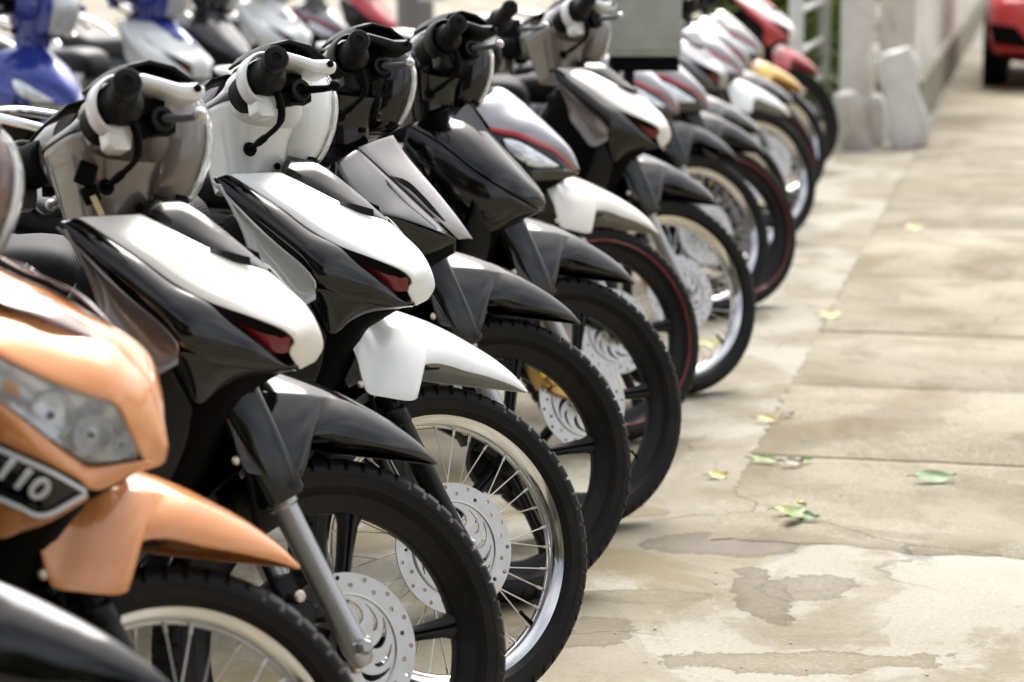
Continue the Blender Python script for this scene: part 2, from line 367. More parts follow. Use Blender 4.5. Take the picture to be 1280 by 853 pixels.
# sections (height, rear x, front x, half width) of the cowl body and of the lamp housing set into its front
COWL = [(.885,-.370,-.276,.056),(.92,-.377,-.272,.064),(.955,-.385,-.266,.076),(.985,-.393,-.250,.087),(1.008,-.398,-.236,.094),(1.022,-.393,-.228,.096),(1.06,-.357,-.216,.096),(1.09,-.325,-.211,.090),(1.112,-.303,-.222,.074),(1.121,-.290,-.240,.045)]
LAMP = [(.922,-.280,-.222,.046),(.930,-.285,-.208,.058),(.95,-.285,-.196,.070),(.98,-.285,-.183,.080),(1.01,-.285,-.176,.085),(1.04,-.285,-.175,.085),(1.07,-.280,-.184,.078),(1.088,-.275,-.198,.064),(1.096,-.27,-.214,.046)]
def sect_at(S_, v, ang, off=0, e=3.8):
    """v = height 0..1, ang = 0 at the front, +-pi at the rear (negative = right)"""
    k = v*(len(S_)-1); i = min(int(k), len(S_)-2); f = k-i
    z, xr, xf, hw = [a+(b-a)*f for a, b in zip(S_[i], S_[i+1])]
    cx = (xr+xf)/2; c, s = math.cos(ang), math.sin(ang)
    return Vector((cx + math.copysign(abs(c)**(2/e), c)*((xf-xr)/2+off), math.copysign(abs(s)**(2/e), s)*(hw+off)*(1-.10*max(0, c)), z))
def cowl_mesh():
    return MB().loft([[sect_at(COWL, j/36, 2*math.pi*k/64) for k in range(64)] for j in range(37)]).mesh('handlebar_cowl', sharp=35)
def lamp_mesh():
    return MB().loft([[sect_at(LAMP, j/24, 2*math.pi*k/56, 0, 2.8) for k in range(56)] for j in range(25)]).mesh('lamp_housing', sharp=50)
def cowl_patch(name, v0, v1, a0, a1, off, nv=12, na=24, solid=.003, lamp=False):
    S_, e = (LAMP, 2.8) if lamp else (COWL, 3.8)
    rows = [[sect_at(S_, v0+(v1-v0)*j/nv, a0+(a1-a0)*k/na, off, e) for k in range(na+1)] for j in range(nv+1)]
    return MB().grid(rows).mesh(name, solid=solid, bevel=.001, sharp=50)
def wing_mesh(s):
    """moulded handlebar cover: a root swelling out of the cowl, a C-shaped collar round the grip and a shelf over the lever"""
    mb = MB()
    cx, cz = -.378, 1.018; arc = [R(62 + 196*k/22) for k in range(23)]   # collar, open towards the lever
    sec = []
    for a in arc:
        c, q = math.cos(a), math.sin(a)
        sec.append([Vector((cx+c*r*1.0, s*y, cz+q*r*1.08)) for r, y in ((.0350,.178),(.0408,.178),(.0405,.203),(.0390,.210),(.0368,.211),(.0350,.206))])
    mb.loft(sec)
    return mb.mesh('cowl_wing', sharp=45, bevel=.0012)
def root_mesh(s):
    rows = [[Vector((x, s*y, z)) for x, z in sup(cx, cz, a, b, 3.0, 32)] for y, cx, cz, a, b in ((.05,-.312,1.020,.070,.055),(.09,-.322,1.024,.064,.050),(.12,-.330,1.024,.056,.043),(.155,-.338,1.022,.048,.036))]
    return MB().loft(rows).mesh('cowl_root', sharp=45)
def shelf_mesh(s):
    mb = MB(); pr = [(-.368,1.050,.010),(-.345,1.057,.010),(-.320,1.052,.011),(-.292,1.045,.0125),(-.264,1.046,.014),(-.256,1.046,.010)]
    mb.loft([[Vector((x, s*y, z+q)) for y, q in ((.15,-h*.8),(.205,-h*.9),(.212,-h*.4),(.211,h*.5),(.202,h*.9),(.15,h))] for x, z, h in pr])
    return mb.mesh('cowl_shelf', bevel=.002)
def drop_mesh(s):
    mb = MB(); mb.loft([[Vector((x, s*y, z)) for x, z in ((-.398,.992+d),(-.396,.962),(-.388,.956),(-.366,.957),(-.363,.975),(-.364,.992+d))] for y, d in ((.17,0),(.199,0),(.206,-.003))])
    return mb.mesh('switch_cover', bevel=.002)
def hoodlet_mesh(s):
    rows = []
    for y, q in ((.055,0),(.10,.0),(.15,-.004),(.185,-.012)):
        rows.append([Vector((x, s*y, z+q)) for x, z in ((-.372,1.070),(-.355,1.088),(-.325,1.098),(-.29,1.092),(-.262,1.074),(-.252,1.056))])
    return MB().grid(rows).mesh('cowl_hood', solid=.005, bevel=.001)
def wing_inner_mesh(s):
    mb = MB(); mb.box((-.328, s*.155, 1.022), (.055,.04,.032)); mb.tube([(-.362,s*.10,1.018),(-.378,s*.196,1.018)], .0335, 20); mb.tube([(-.372,s*.10,1.018),(-.380,s*.205,1.018)], .026, 16)
    mb.tube([(-.318,s*.14,1.006),(-.318,s*.20,1.004)], .017, 14); mb.tube([(-.318,s*.19,1.018),(-.318,s*.19,.985)], .011, 12)
    mb.box((-.305,s*.17,1.0), (.03,.03,.018)); mb.box((-.342,s*.18,.990), (.016,.022,.022)); return mb.mesh('switch_housing', bevel=.002)
def lever_ring_mesh(s): return MB().lathe([(.010,0),(.016,0),(.0175,.003),(.0175,.008),(.016,.010),(.010,.010)], (-.318,s*.196,1.004), (0,s,0), 20, closed=True).mesh('lever_ring')
def grip_mesh(s):
    a = Vector((-.378, s*.205, 1.018)); b = Vector((-.413, s*.318, 1.019)); d = (b-a).normalized(); Ln = (b-a).length
    prof = [(.0,-.004),(.026,-.004),(.030,.002),(.0305,.008),(.028,.014),(.0225,.022),(.0205,.028)]
    x = .030
    while x < Ln-.036:
        prof += [(.0195,x),(.0195,x+.004),(.0184,x+.0045),(.0184,x+.0065)]; x += .007
    prof += [(.0190,Ln-.028),(.0165,Ln-.024),(.0165,Ln-.020),(.0200,Ln-.017),(.0205,Ln-.008),(.0185,Ln-.002),(.012,Ln),(.0070,Ln),(.006,Ln-.003),(.0035,Ln-.0025),(.0,Ln-.0045)]
    return MB().lathe(prof, a, d, 28).mesh('grip', sharp=40)
def lever_mesh(s):
    p = crom([(-.318,s*.150,1.008),(-.318,s*.185,1.007),(-.305,s*.212,1.003),(-.296,s*.24,.998),(-.295,s*.262,.994),(-.299,s*.284,.991)], 20)
    mb = MB(); secs = []
    for i, q in enumerate(p):
        t = i/19; wz = .0085-.004*t; wx = .0058-.001*t
        tan = (p[min(i+1,19)]-p[max(i-1,0)]).normalized(); sx = Vector((0,0,1)).cross(tan).normalized()
        secs.append([q + sx*x + Vector((0,0,1))*z for x, z in sup(0,0,wx,wz,2.6,12)])
    mb.loft(secs); return mb.mesh('brake_lever')
def ball_mesh(s): return MB().lathe([(0,-.0095),(.0045,-.0085),(.008,-.005),(.0095,0),(.008,.005),(.0045,.0085),(0,.0095)], (-.3000,s*.288,.9905), (0,1,0), 14).mesh('lever_ball')
def cable_mesh(s): return MB().tube(crom([(-.365,s*.215,.990),(-.358,s*.212,.968),(-.352,s*.19,.950),(-.352,s*.14,.941),(-.352,s*.074,.935)], 16), [.0062]*5+[.0045]*5+[.0062]*3+[.0045]*3, 10).mesh('throttle_cable')
def caliper_mesh():
    mb = MB(); c = wpt(.098, R(150), -.05)
    mb.lathe([(0,-.026),(.021,-.026),(.024,-.022),(.024,.01),(0,.01)], c+Vector((0,-.0,.0)), (0,1,0), 20)
    mb.box(c + Vector((-.012,.012,.018)), (.05,.05,.075), Matrix.Rotation(R(-30),3,'Y')); mb.box(c+Vector((.025,.0,-.028)), (.05,.014,.03), Matrix.Rotation(R(20),3,'Y'))
    return mb.mesh('brake_caliper', bevel=.003)
def hose_mesh(): return MB().tube(crom([wpt(.12,R(150),-.06), (-.145,-.075,.42), (-.165,-.095,.52), (-.19,-.085,.64), (-.23,-.06,.75)], 20), .0048, 8).mesh('brake_hose')

# ------------------------------------------------------------------ body of the bike
def filler_mesh(ridge):
    r = crom([Vector((p[0], 0, p[2])) for p in ridge], 41); nz = r[-1].z; secs = []
    for x, z0, z1, hw in ((r[0].x-.10,.42,r[0].z-.10,.05), (r[0].x-.03,.44,r[0].z-.07,.085), (r[10].x-.01,.52,r[10].z-.06,.085), (r[20].x-.01,nz-.07,r[20].z-.055,.07), (r[28].x-.012,nz-.04,r[28].z-.05,.045), (r[34].x-.014,nz-.02,r[34].z-.045,.02)):
        secs.append([Vector((x, y, z)) for y, z in sup(0, (z0+z1)/2, hw, max(.01,(z1-z0)/2), 4, 20)])
    return MB().loft(secs).mesh('inner_cover')
def lower_shield(s):
    A = [(-.205,.168,.735),(-.23,.18,.66),(-.265,.19,.56),(-.315,.19,.45),(-.36,.17,.36)]
    B = [(-.175,.145,.662),(-.19,.14,.60),(-.23,.14,.52),(-.28,.14,.43),(-.335,.13,.35)]
    return panel('lower_leg_shield', [(x,-y,z) for x,y,z in A], [(x,-y,z) for x,y,z in B], bulge=.012, side=s)
def spine_mesh():
    secs = []
    for x, z, hw, hh in ((-.34,.80,.045,.06),(-.42,.66,.06,.075),(-.52,.56,.075,.07),(-.64,.55,.085,.075),(-.76,.60,.10,.085),(-.9,.63,.11,.08)):
        secs.append([Vector((x, y, zz)) for y, zz in sup(0, z, hw, hh, 3, 20)])
    return MB().loft(secs).mesh('centre_tunnel')
def seat_mesh():
    secs = []
    for x, zb, zt, hw in ((-.585,.695,.735,.045),(-.595,.685,.765,.075),(-.62,.68,.793,.095),(-.68,.68,.805,.112),(-.76,.69,.80,.122),(-.86,.70,.80,.13),(-.95,.72,.825,.132),(-1.06,.745,.838,.125),(-1.16,.77,.845,.11),(-1.21,.79,.842,.085),(-1.225,.80,.835,.05)):
        secs.append([Vector((x, y, z)) for y, z in sup(0, (zb+zt)/2, hw, (zt-zb)/2, 2.9, 32)])
    P = [[r[k] for r in secs] for k in range(32)]; cc = [crom(p, 40) for p in P]
    return MB().loft([[cc[k][i] for k in range(32)] for i in range(40)]).mesh('seat', sharp=60)
def tail_panel(s):
    A = [(-.60,.085,.70),(-.75,.135,.71),(-.92,.155,.73),(-1.1,.145,.775),(-1.27,.07,.83)]
    B = [(-.62,.09,.60),(-.78,.15,.54),(-.92,.165,.56),(-1.08,.15,.66),(-1.26,.065,.76)]
    return panel('tail_panel', [(x,-y,z) for x,y,z in A], [(x,-y,z) for x,y,z in B], bulge=.02, side=s)
def tail_stripe(s):
    A = [(-.66,.125,.675),(-.78,.168,.675),(-.92,.182,.69),(-1.08,.172,.735)]
    B = [(-.68,.125,.655),(-.80,.17,.655),(-.92,.184,.67),(-1.06,.174,.72)]
    return panel('tail_stripe', [(x,-y,z) for x,y,z in A], [(x,-y,z) for x,y,z in B], bulge=.004, m=3, side=s, solid=.002, bevel=0)
def rail_mesh():
    h = [(-.93,.135,.80),(-1.0,.158,.835),(-1.12,.155,.875),(-1.24,.12,.90),(-1.285,.05,.905)]
    p = [(x,-y,z) for x,y,z in h] + [(x,y,z) for x,y,z in reversed(h)]
    return MB().tube(crom(p, 60), .0105, 12).mesh('grab_rail')
def taillight_mesh():
    secs = []
    for x, z, hw, hh in ((-1.24,.795,.075,.035),(-1.28,.795,.072,.036),(-1.31,.79,.05,.028),(-1.32,.787,.03,.015)):
        secs.append([Vector((x,y,zz)) for y, zz in sup(0,z,hw,hh,2.6,20)])
    return MB().loft(secs).mesh('tail_light')
def rear_fender_mesh():
    rows = []
    for k in range(17):
        a = R(40+110*k/16); rows.append([wpt(.315+.02*math.cos(y/.075*1.4), a, y)+Vector((-1.225,0,0)) for y in (-.075,-.06,-.03,0,.03,.06,.075)])
    return MB().grid(rows).mesh('rear_fender', solid=.003)
def engine_mesh():
    mb = MB()
    mb.lathe([(0,-.115),(.055,-.115),(.07,-.10),(.072,-.06),(.09,-.05),(.095,.05),(.075,.07),(.07,.11),(0,.115)], (-.66,0,.33), (0,1,0), 28)
    mb.lathe([(0,-.105),(.045,-.105),(.06,-.09),(.065,.09),(.05,.105),(0,.105)], (-.55,0,.35), (0,1,0), 24)
    mb.box((-.61,0,.34), (.20,.15,.12)); return mb.mesh('engine', bevel=.004)
def cylinder_mesh():
    mb = MB(); mb.lathe([(0,0),(.045,0),(.045,.13),(.05,.135),(.05,.19),(.035,.21),(0,.21)], (-.54,0,.365), (1,0,.12), 24)
    for k in range(6): mb.lathe([(.045,.02+k*.018),(.062,.02+k*.018),(.062,.026+k*.018),(.045,.026+k*.018)], (-.54,0,.365), (1,0,.12), 20)
    return mb.mesh('cylinder')
def exhaust_mesh():
    p = crom([(-.36,-.03,.36),(-.38,-.06,.27),(-.50,-.11,.22),(-.75,-.13,.22),(-.92,-.15,.25),(-1.0,-.155,.28),(-1.42,-.165,.40)], 30)
    return MB().tube(p, [.014]*19+[.018,.03,.04]+[.043]*6+[.04,.025], 18).mesh('exhaust')
def swing_mesh(s): return MB().tube([(-.80,s*.085,.33),(-1.0,s*.09,.30),(-1.24,s*.095,.281)], [.022,.02,.018], 10).mesh('swingarm')
def shock_mesh(s):
    a = Vector((-1.18,s*.125,.30)); b = Vector((-1.06,s*.125,.63)); d = (b-a).normalized(); L_ = (b-a).length; prof = [(.012,0),(.012,.05)]
    x = .05
    while x < L_-.06: prof += [(.026,x),(.026,x+.009),(.02,x+.01),(.02,x+.02)]; x += .021
    return MB().lathe(prof+[(.028,L_-.05),(.028,L_)], a, d, 14).mesh('shock_absorber')
def peg_mesh(s):
    mb = MB(); mb.tube([(-.60,s*.06,.26),(-.60,s*.20,.25)], .011, 10); mb.box((-.60,s*.255,.253), (.04,.11,.024)); return mb.mesh('footpeg', bevel=.004)
def stand_mesh():
    mb = MB()
    for s in (-1,1): mb.tube([(-.82,s*.10,.29),(-.92,s*.13,.03),(-.95,s*.16,.012)], [.012,.012,.011], 10)
    mb.tube([(-.87,-.115,.15),(-.87,.115,.15)], .009, 8); return mb.mesh('centre_stand')
def bow(x, s): return x

# ---- front covers: edge curves read from the photograph and laid at their own distance from each bike's centre plane
POSE = {}
def A(pts, model, sc, ox, oy): return POSE[model].curve(pts, sc, ox, oy)
def cover_wave():
    z5 = lambda pts: A(pts, 'wave', 3.5545, 230, 180); z2 = lambda pts: A(pts, 'wave1', 1.984, 0, 50)
    P = {}
    ridge = [(-.262,0,.941),(-.208,0,.926),(-.143,0,.878),(-.097,0,.837)]
    edge = z5([(430,125,.05),(560,192,.052),(690,258,.05),(820,316,.034)]) + [Vector((-.093,-.014,.833))]
    def strip():
        rows = []; r = crom(ridge, 20); e = crom(edge, 20)
        for t in (1,.66,.33,0): rows.append([a.lerp(b, t) + Vector((0,0,.002*math.sin(t*math.pi))) for a, b in zip(r, e)])
        for t in (.33,.66,1): rows.append([Vector((q.x,-q.y,q.z)) for q in [a.lerp(b, t)+Vector((0,0,.002*math.sin(t*math.pi))) for a, b in zip(r, e)]])
        return MB().grid(rows, flip=False).mesh('centre_strip', solid=.004, bevel=.001, fix=True)
    P['centre_strip'] = ('c', strip, 'strip'); P['_'] = [Vector(p) for p in ridge] + [Vector((-.043,0,.786)), Vector((-.019,0,.728))]
    low = z5([(205,135,.132),(330,215,.136),(440,290,.136),(560,380,.132),(690,452,.122),(850,512,.10),(960,556,.082),(1004,590,.068),(1015,620,.060),(996,655,.060)]) + [Vector((-.0475,-.035,.7005)), Vector((-.046,-.030,.699))]
    up = z5([(430,125,.0535),(560,190,.055),(690,256,.053),(820,315,.037)]) + [Vector((-.093,-.016,.835)), Vector((-.070,-.005,.812)), Vector((-.043,-.002,.786)), Vector((-.026,-.002,.757)), Vector((-.019,-.002,.728)), Vector((-.030,-.006,.706))]
    P['shoulder_panel'] = ('p', dict(A=up, B=low, n=60, bulge=.005, out=(.05,-.9,.35), prof=[(0,0),(.1,.14),(.2,.28),(.35,.5),(.5,.7),(.65,.88),(.78,.98),(.845,1.0),(.86,.96),(.93,.5),(1,0)]), 'shoulder')
    btop = z5([(150,150,.155),(205,140,.140),(330,222,.141),(440,297,.141),(560,387,.137),(690,458,.124),(790,535,.108),(880,605,.090),(970,690,.060)]) + [Vector((-.052,-.036,.702))]
    bin_ = z5([(130,158,.160),(180,222,.166),(300,342,.172),(420,450,.174),(520,532,.174),(575,598,.172),(620,640,.166),(760,690,.130),(900,720,.085),(1028,712,.042)])
    P['side_panel'] = ('p', dict(A=btop, B=bin_, n=46, m=11, bulge=.014, out=(.1,-1,.35)), 'side')
    l1 = z5([(560,655,.170),(620,645,.162),(760,692,.126),(900,722,.082),(1028,714,.040)])
    l2 = z5([(560,690,.160),(650,845,.135),(740,790,.105),(830,750,.075),(1020,722,.030)])
    P['chin_panel'] = ('p', dict(A=l1, B=l2, n=24, m=7, bulge=.002, out=(.1,-.8,-.6)), 'side')
    r1 = z5([(700,462,.112),(850,518,.094),(950,562,.078),(1002,600,.062)]); r2 = z5([(790,540,.098),(880,610,.082),(935,655,.070),(988,655,.058)])
    P['indicator_lens'] = ('p', dict(A=r1, B=r2, n=18, m=7, bulge=.003, out=(.3,-1,.2)), 'lens')
    q1 = z5([(688,455,.122),(850,515,.100),(955,562,.082),(990,592,.070)]); q2 = z5([(700,478,.124),(800,535,.106),(880,572,.090),(960,598,.074)])
    P['lens_recess_shadow'] = ('p', dict(A=q1, B=q2, n=16, m=4, bulge=0, solid=.003, bevel=0), 'inner')  # dark strip over the lens top stands for the shadow in its recess
    s1 = z5([(122,175,.164),(180,232,.170),(300,352,.177),(420,458,.178),(520,540,.178),(575,606,.176),(578,640,.174)])
    s2 = z2([(165,470,.172),(220,580,.184),(245,650,.188),(255,705,.19),(300,765,.19),(365,838,.186),(440,800,.176)])
    P['leg_shield'] = ('p', dict(A=s1, B=s2, n=24, m=9, bulge=-.012, out=(-.2,-1,.1)), 'shield')
    v1 = z5([(690,262,.053),(760,274,.045),(842,296,.030)]); v2 = z5([(700,266,.055),(780,306,.047),(846,324,.034)])
    P['vent'] = ('p', dict(A=[q+Vector((0,-.001,.002)) for q in v1], B=[q+Vector((0,-.003,.001)) for q in v2], n=10, m=4, solid=.002, bevel=0), 'inner')
    return P
def cover_blade():      # faceted cover with a silver crest
    z = lambda pts: A(pts, 'blade', 2.667, 390, 20); P = {}
    rid = z([(295,394,0),(345,468,0),(440,580,0),(510,668,0),(560,738,0)]); ce = z([(180,434,.062),(285,530,.06),(380,618,.05),(460,690,.036),(512,742,.012)])
    P['_'] = rid
    P['crest_panel'] = ('p', dict(A=rid, B=ce, n=30, m=7, bulge=.004, out=(.3,-.5,.8)), 'shoulder')
    ce2 = z([(178,438,.064),(282,534,.062),(378,622,.052),(456,694,.038),(506,742,.014)]); cr_ = z([(105,482,.13),(150,560,.155),(225,640,.16),(330,672,.125),(480,724,.05)])
    P['side_panel'] = ('p', dict(A=ce2, B=cr_, n=30, m=9, bulge=.004, out=(.1,-1,.4)), 'facet')
    cr2 = z([(105,490,.13),(148,566,.157),(222,646,.161),(330,678,.126),(498,742,.045)]); bt = z([(100,540,.12),(150,690,.13),(230,800,.12),(380,797,.09),(505,752,.035)])
    P['chin_panel'] = ('p', dict(A=cr2, B=bt, n=30, m=7, bulge=.003, out=(.1,-1,-.3)), 'side')
    v1 = z([(285,538,.064),(345,556,.056),(410,618,.048),(470,688,.040)]); v2 = z([(300,548,.068),(360,590,.062),(420,650,.054),(466,688,.044)])
    P['vent'] = ('p', dict(A=[q+Vector((.0,-.006,.006)) for q in v1], B=[q+Vector((0,-.006,.006)) for q in v2], n=12, m=4, solid=.002, bevel=0), 'inner')
    return P
def cover_beak():       # smooth glossy cover with a long rounded nose
    z = lambda pts: A(pts, 'beak', 2.51, 490, 0); P = {}
    rid = z([(205,330,0),(230,350,0),(290,402,0),(360,480,0),(430,560,0),(466,600,0),(482,642,0)]); mid = z([(60,395,.125),(150,446,.14),(250,525,.135),(340,585,.115),(410,625,.08),(450,650,.045),(478,655,.006)])
    P['_'] = rid
    P['shoulder_panel'] = ('p', dict(A=rid, B=mid, n=36, m=13, bulge=.022, out=(.2,-.7,.75)), 'shoulder')
    m2 = z([(52,400,.127),(148,452,.143),(248,531,.138),(338,591,.118),(406,631,.083),(450,656,.045),(476,660,.008)]); bt = z([(30,470,.13),(90,580,.145),(160,670,.14),(240,745,.12),(330,730,.09),(410,690,.05),(470,664,.008)])
    P['side_panel'] = ('p', dict(A=m2, B=bt, n=36, m=11, bulge=.016, out=(.1,-1,.1)), 'side')
    g1 = z([(180,405,.06),(232,352,.012),(262,380,.012)]); g2 = z([(185,420,.066),(250,430,.04),(298,436,.022)])
    P['top_inset'] = ('p', dict(A=[q+Vector((.004,-.014,.017)) for q in g1], B=[q+Vector((.004,-.014,.017)) for q in g2], n=12, m=5, solid=.002, bevel=0), 'facet')
    return P
def cover_lamp():       # cover with lamps set into it and a red stripe
    z = lambda pts: A(pts, 'lamp', 2.843, 560, 0); P = {}
    rid = z([(150,312,0),(190,312,0),(250,350,0),(330,420,0),(405,495,0),(445,545,0),(468,606,0)]); s1 = z([(40,372,.12),(105,418,.125),(150,450,.12),(250,470,.10),(330,505,.07),(385,535,.045),(455,605,.008)])
    P['_'] = rid
    P['shoulder_panel'] = ('p', dict(A=rid, B=s1, n=32, m=11, bulge=.014, out=(.2,-.7,.75)), 'shoulder')
    s2 = z([(36,384,.124),(103,432,.129),(150,468,.124),(250,490,.104),(330,523,.074),(383,548,.049),(452,612,.012)])
    P['stripe_panel'] = ('p', dict(A=[q+Vector((0,-.002,.001)) for q in s1], B=[q+Vector((0,-.002,.001)) for q in s2], n=28, m=4, bulge=.001, solid=.004, bevel=.001), 'stripe')
    b = z([(20,470,.14),(60,560,.15),(140,640,.14),(240,660,.11),(330,645,.08),(420,637,.045),(462,620,.008)])
    P['side_panel'] = ('p', dict(A=s2, B=b, n=32, m=11, bulge=.012, out=(.1,-1,.1)), 'side')
    h1 = z([(195,492,.118),(240,500,.112),(300,530,.094),(392,588,.05)]); h2 = z([(205,525,.124),(240,560,.122),(300,592,.102),(380,594,.058)])
    P['headlamp'] = ('p', dict(A=[q+Vector((.003,-.012,.0)) for q in h1], B=[q+Vector((.003,-.012,0)) for q in h2], n=16, m=6, bulge=.005, solid=.004), 'lamp')
    c1 = z([(285,602,.11),(350,600,.085),(445,606,.03)]); c2 = z([(300,640,.105),(350,640,.08),(430,632,.035)])
    P['nose_trim'] = ('p', dict(A=[q+Vector((.002,-.010,0)) for q in c1], B=[q+Vector((.002,-.010,0)) for q in c2], n=10, m=4, solid=.003), 'facet')
    return P
def cover_scooter():    # wide orange cover with a large lamp cluster
    z = lambda pts: A(pts, 'scooter', 1.63, 0, 330); P = {}
    rid = z([(-90,-30,.0),(0,22,0),(60,50,0),(130,93,0),(210,138,0),(262,185,0),(302,240,0),(328,320,0),(340,372,0)]); l1 = z([(-120,110,.15),(0,186,.16),(110,240,.14),(180,266,.12),(238,288,.10),(266,340,.08),(286,385,.06),(300,402,.04),(333,408,.004)])
    P['_'] = rid
    P['shoulder_panel'] = ('p', dict(A=rid, B=l1, n=40, m=13, bulge=.018, out=(.3,-.7,.7)), 'shoulder')
    d1 = z([(-60,25,.03),(0,58,.03),(60,80,.03),(110,104,.03),(190,178,.03)]); d2 = z([(-60,70,.09),(0,108,.09),(60,128,.08),(110,148,.07),(186,182,.036)])
    P['screen_inset'] = ('p', dict(A=[q+Vector((.006,-.012,.018)) for q in d1], B=[q+Vector((.006,-.012,.018)) for q in d2], n=16, m=5, bulge=.003, solid=.003), 'screen')
    h1 = z([(-60,150,.158),(0,190,.158),(110,245,.138),(180,270,.118),(235,292,.10),(262,340,.082),(282,386,.062)]); h2 = z([(-60,240,.17),(0,280,.172),(45,312,.166),(110,362,.146),(160,395,.12),(190,408,.10),(280,396,.064)])
    P['headlamp'] = ('lamp', dict(A=h1, B=h2, n=24, m=9, bulge=.012, out=(.3,-1,.2)), 'clear')
    P['reflector'] = ('p', dict(A=[q+Vector((-.006,.022,0)) for q in h1], B=[q+Vector((-.006,.022,0)) for q in h2], n=24, m=9, bulge=-.01, out=(.3,-1,.2)), 'refl')
    a1 = z([(0,240,.166),(20,240,.162),(40,262,.158)]); a2 = z([(0,262,.168),(20,268,.164),(36,276,.16)])
    P['indicator_lens'] = ('p', dict(A=[q+Vector((0,.008,0)) for q in a1], B=[q+Vector((0,.008,0)) for q in a2], n=8, m=4), 'amber')
    b1 = z([(-80,235,.175),(0,284,.176),(45,316,.170),(110,366,.150),(160,400,.124),(190,412,.104),(290,402,.055),(330,410,.006)]); b2 = z([(-80,330,.18),(0,366,.18),(55,390,.172),(110,414,.158),(160,440,.135),(186,460,.12),(225,455,.09),(290,420,.03)])
    P['side_panel'] = ('p', dict(A=b1, B=b2, n=36, m=9, bulge=.006, out=(.1,-1,.1)), 'shoulder')
    k1 = z([(-80,334,.182),(0,370,.182),(55,394,.174),(110,418,.16),(184,464,.122)]); k2 = z([(-80,450,.18),(0,484,.178),(40,500,.17),(95,518,.155),(180,468,.122)])
    P['badge_panel'] = ('p', dict(A=k1, B=k2, n=24, m=7, bulge=.003, out=(.1,-1,0)), 'side')
    o1 = z([(-80,455,.178),(0,488,.176),(40,504,.168),(96,522,.152),(180,472,.118)]); o2 = z([(-80,560,.16),(0,560,.155),(40,548,.15),(96,528,.14),(180,480,.11)])
    P['lower_trim'] = ('p', dict(A=o1, B=o2, n=20, m=6, bulge=.004, out=(.1,-1,-.2)), 'shoulder')
    return P
COVERS = {}
def get_cover(kind):
    if kind not in COVERS:
        P = dict(wave=cover_wave, blade=cover_blade, beak=cover_beak, lamp=cover_lamp, scooter=cover_scooter)[kind](); out_ = [('inner_cover', filler_mesh(P.pop('_')), 'inner')]
        for nm, (t, d, role) in P.items():
            if t == 'c': out_.append((nm, d(), role))
            else:
                d = dict(d)
                for s in (1, -1): out_.append((nm, panel(nm, side=s, **d), role))
        COVERS[kind] = out_
    return COVERS[kind]

def wheel(parent, kind, mtx, front, singles, stripe=None, disc=True):
    dx = Matrix.Identity(4) if front else Matrix.Translation((-1.225,0,0))
    m = mtx @ dx
    if kind == 'wire': rim = link('front_wheel' if front else 'rear_wheel', cached('rimw', rim_wire_mesh), M_CHROME, parent, m)
    else: rim = link('front_wheel' if front else 'rear_wheel', cached('rima', rim_alloy_mesh), M_ALLOY, parent, m)
    link('tyre', cached('tyre', lambda: tyre_mesh(False)), M_RUBBER, rim)
    if kind == 'wire':
        link('hub', cached('hub', hub_mesh), M_ALU, rim)
        ms = [cached(('sp',i,s), lambda i=i, s=s: spoke_mesh(i, s)) for i in (-1,1) for s in (-1,1)]
        if singles:
            for k in range(36):
                o = link('spoke', ms[(k % 2) + 2*((k//2) % 2)], M_SPOKE, rim)
                o.matrix_local = Matrix.Translation(AX) @ Matrix.Rotation(-2*math.pi*k/36, 4, 'Y') @ Matrix.Translation(-AX)
        else:
            def joined():
                mb = MB()
                for k in range(36):
                    me = ms[(k % 2) + 2*((k//2) % 2)]; q = Matrix.Translation(AX) @ Matrix.Rotation(-2*math.pi*k/36, 4, 'Y') @ Matrix.Translation(-AX)
                    mb.add([q @ v.co for v in me.vertices], [tuple(p.vertices) for p in me.polygons])
                return mb.mesh('spokes')
            o = link('spokes', cached('spj', joined), M_SPOKE, rim); o['kind'] = 'stuff'
    if stripe: link('rim_stripe', cached('rstripe', rim_stripe_mesh), stripe, rim)
    if front and not disc:
        link('drum_brake', cached('drum', lambda: MB().lathe([(0,.045),(.03,.045),(.062,.040),(.068,.034),(.068,.012),(.06,.006),(0,.004)], AX, (0,1,0), 36).mesh('drum_brake')), M_ALLOY, rim)
    if front and disc:
        d = link('brake_disc', cached('disc', disc_mesh), M_STEEL, rim)
        link('disc_carrier', cached('dring', disc_ring_mesh), M_STEEL, rim)
        for k in range(4):
            a = R(20+90*k); link('disc_bolt', cached('dbolt', lambda: bolt_mesh(.0075,.008)), M_ZINC, rim, Matrix.Translation(wpt(.031, a, -.044)))
        link('axle_nut', cached('axle', lambda: MB().lathe([(0,-.105),(.008,-.105),(.012,-.10),(.012,-.088),(.016,-.086),(.016,-.078),(.008,-.076),(.008,.09),(0,.09)], AX, (0,1,0), 6).mesh('axle_nut', sharp=20)), M_ALU, rim)
        link('valve', cached('valve', lambda: MB().tube([wpt(.207,R(-38),-.004), wpt(.185,R(-38),-.008), wpt(.178,R(-38),-.010)], [.004,.0032,.0042], 8).mesh('valve')), M_INNER, rim)

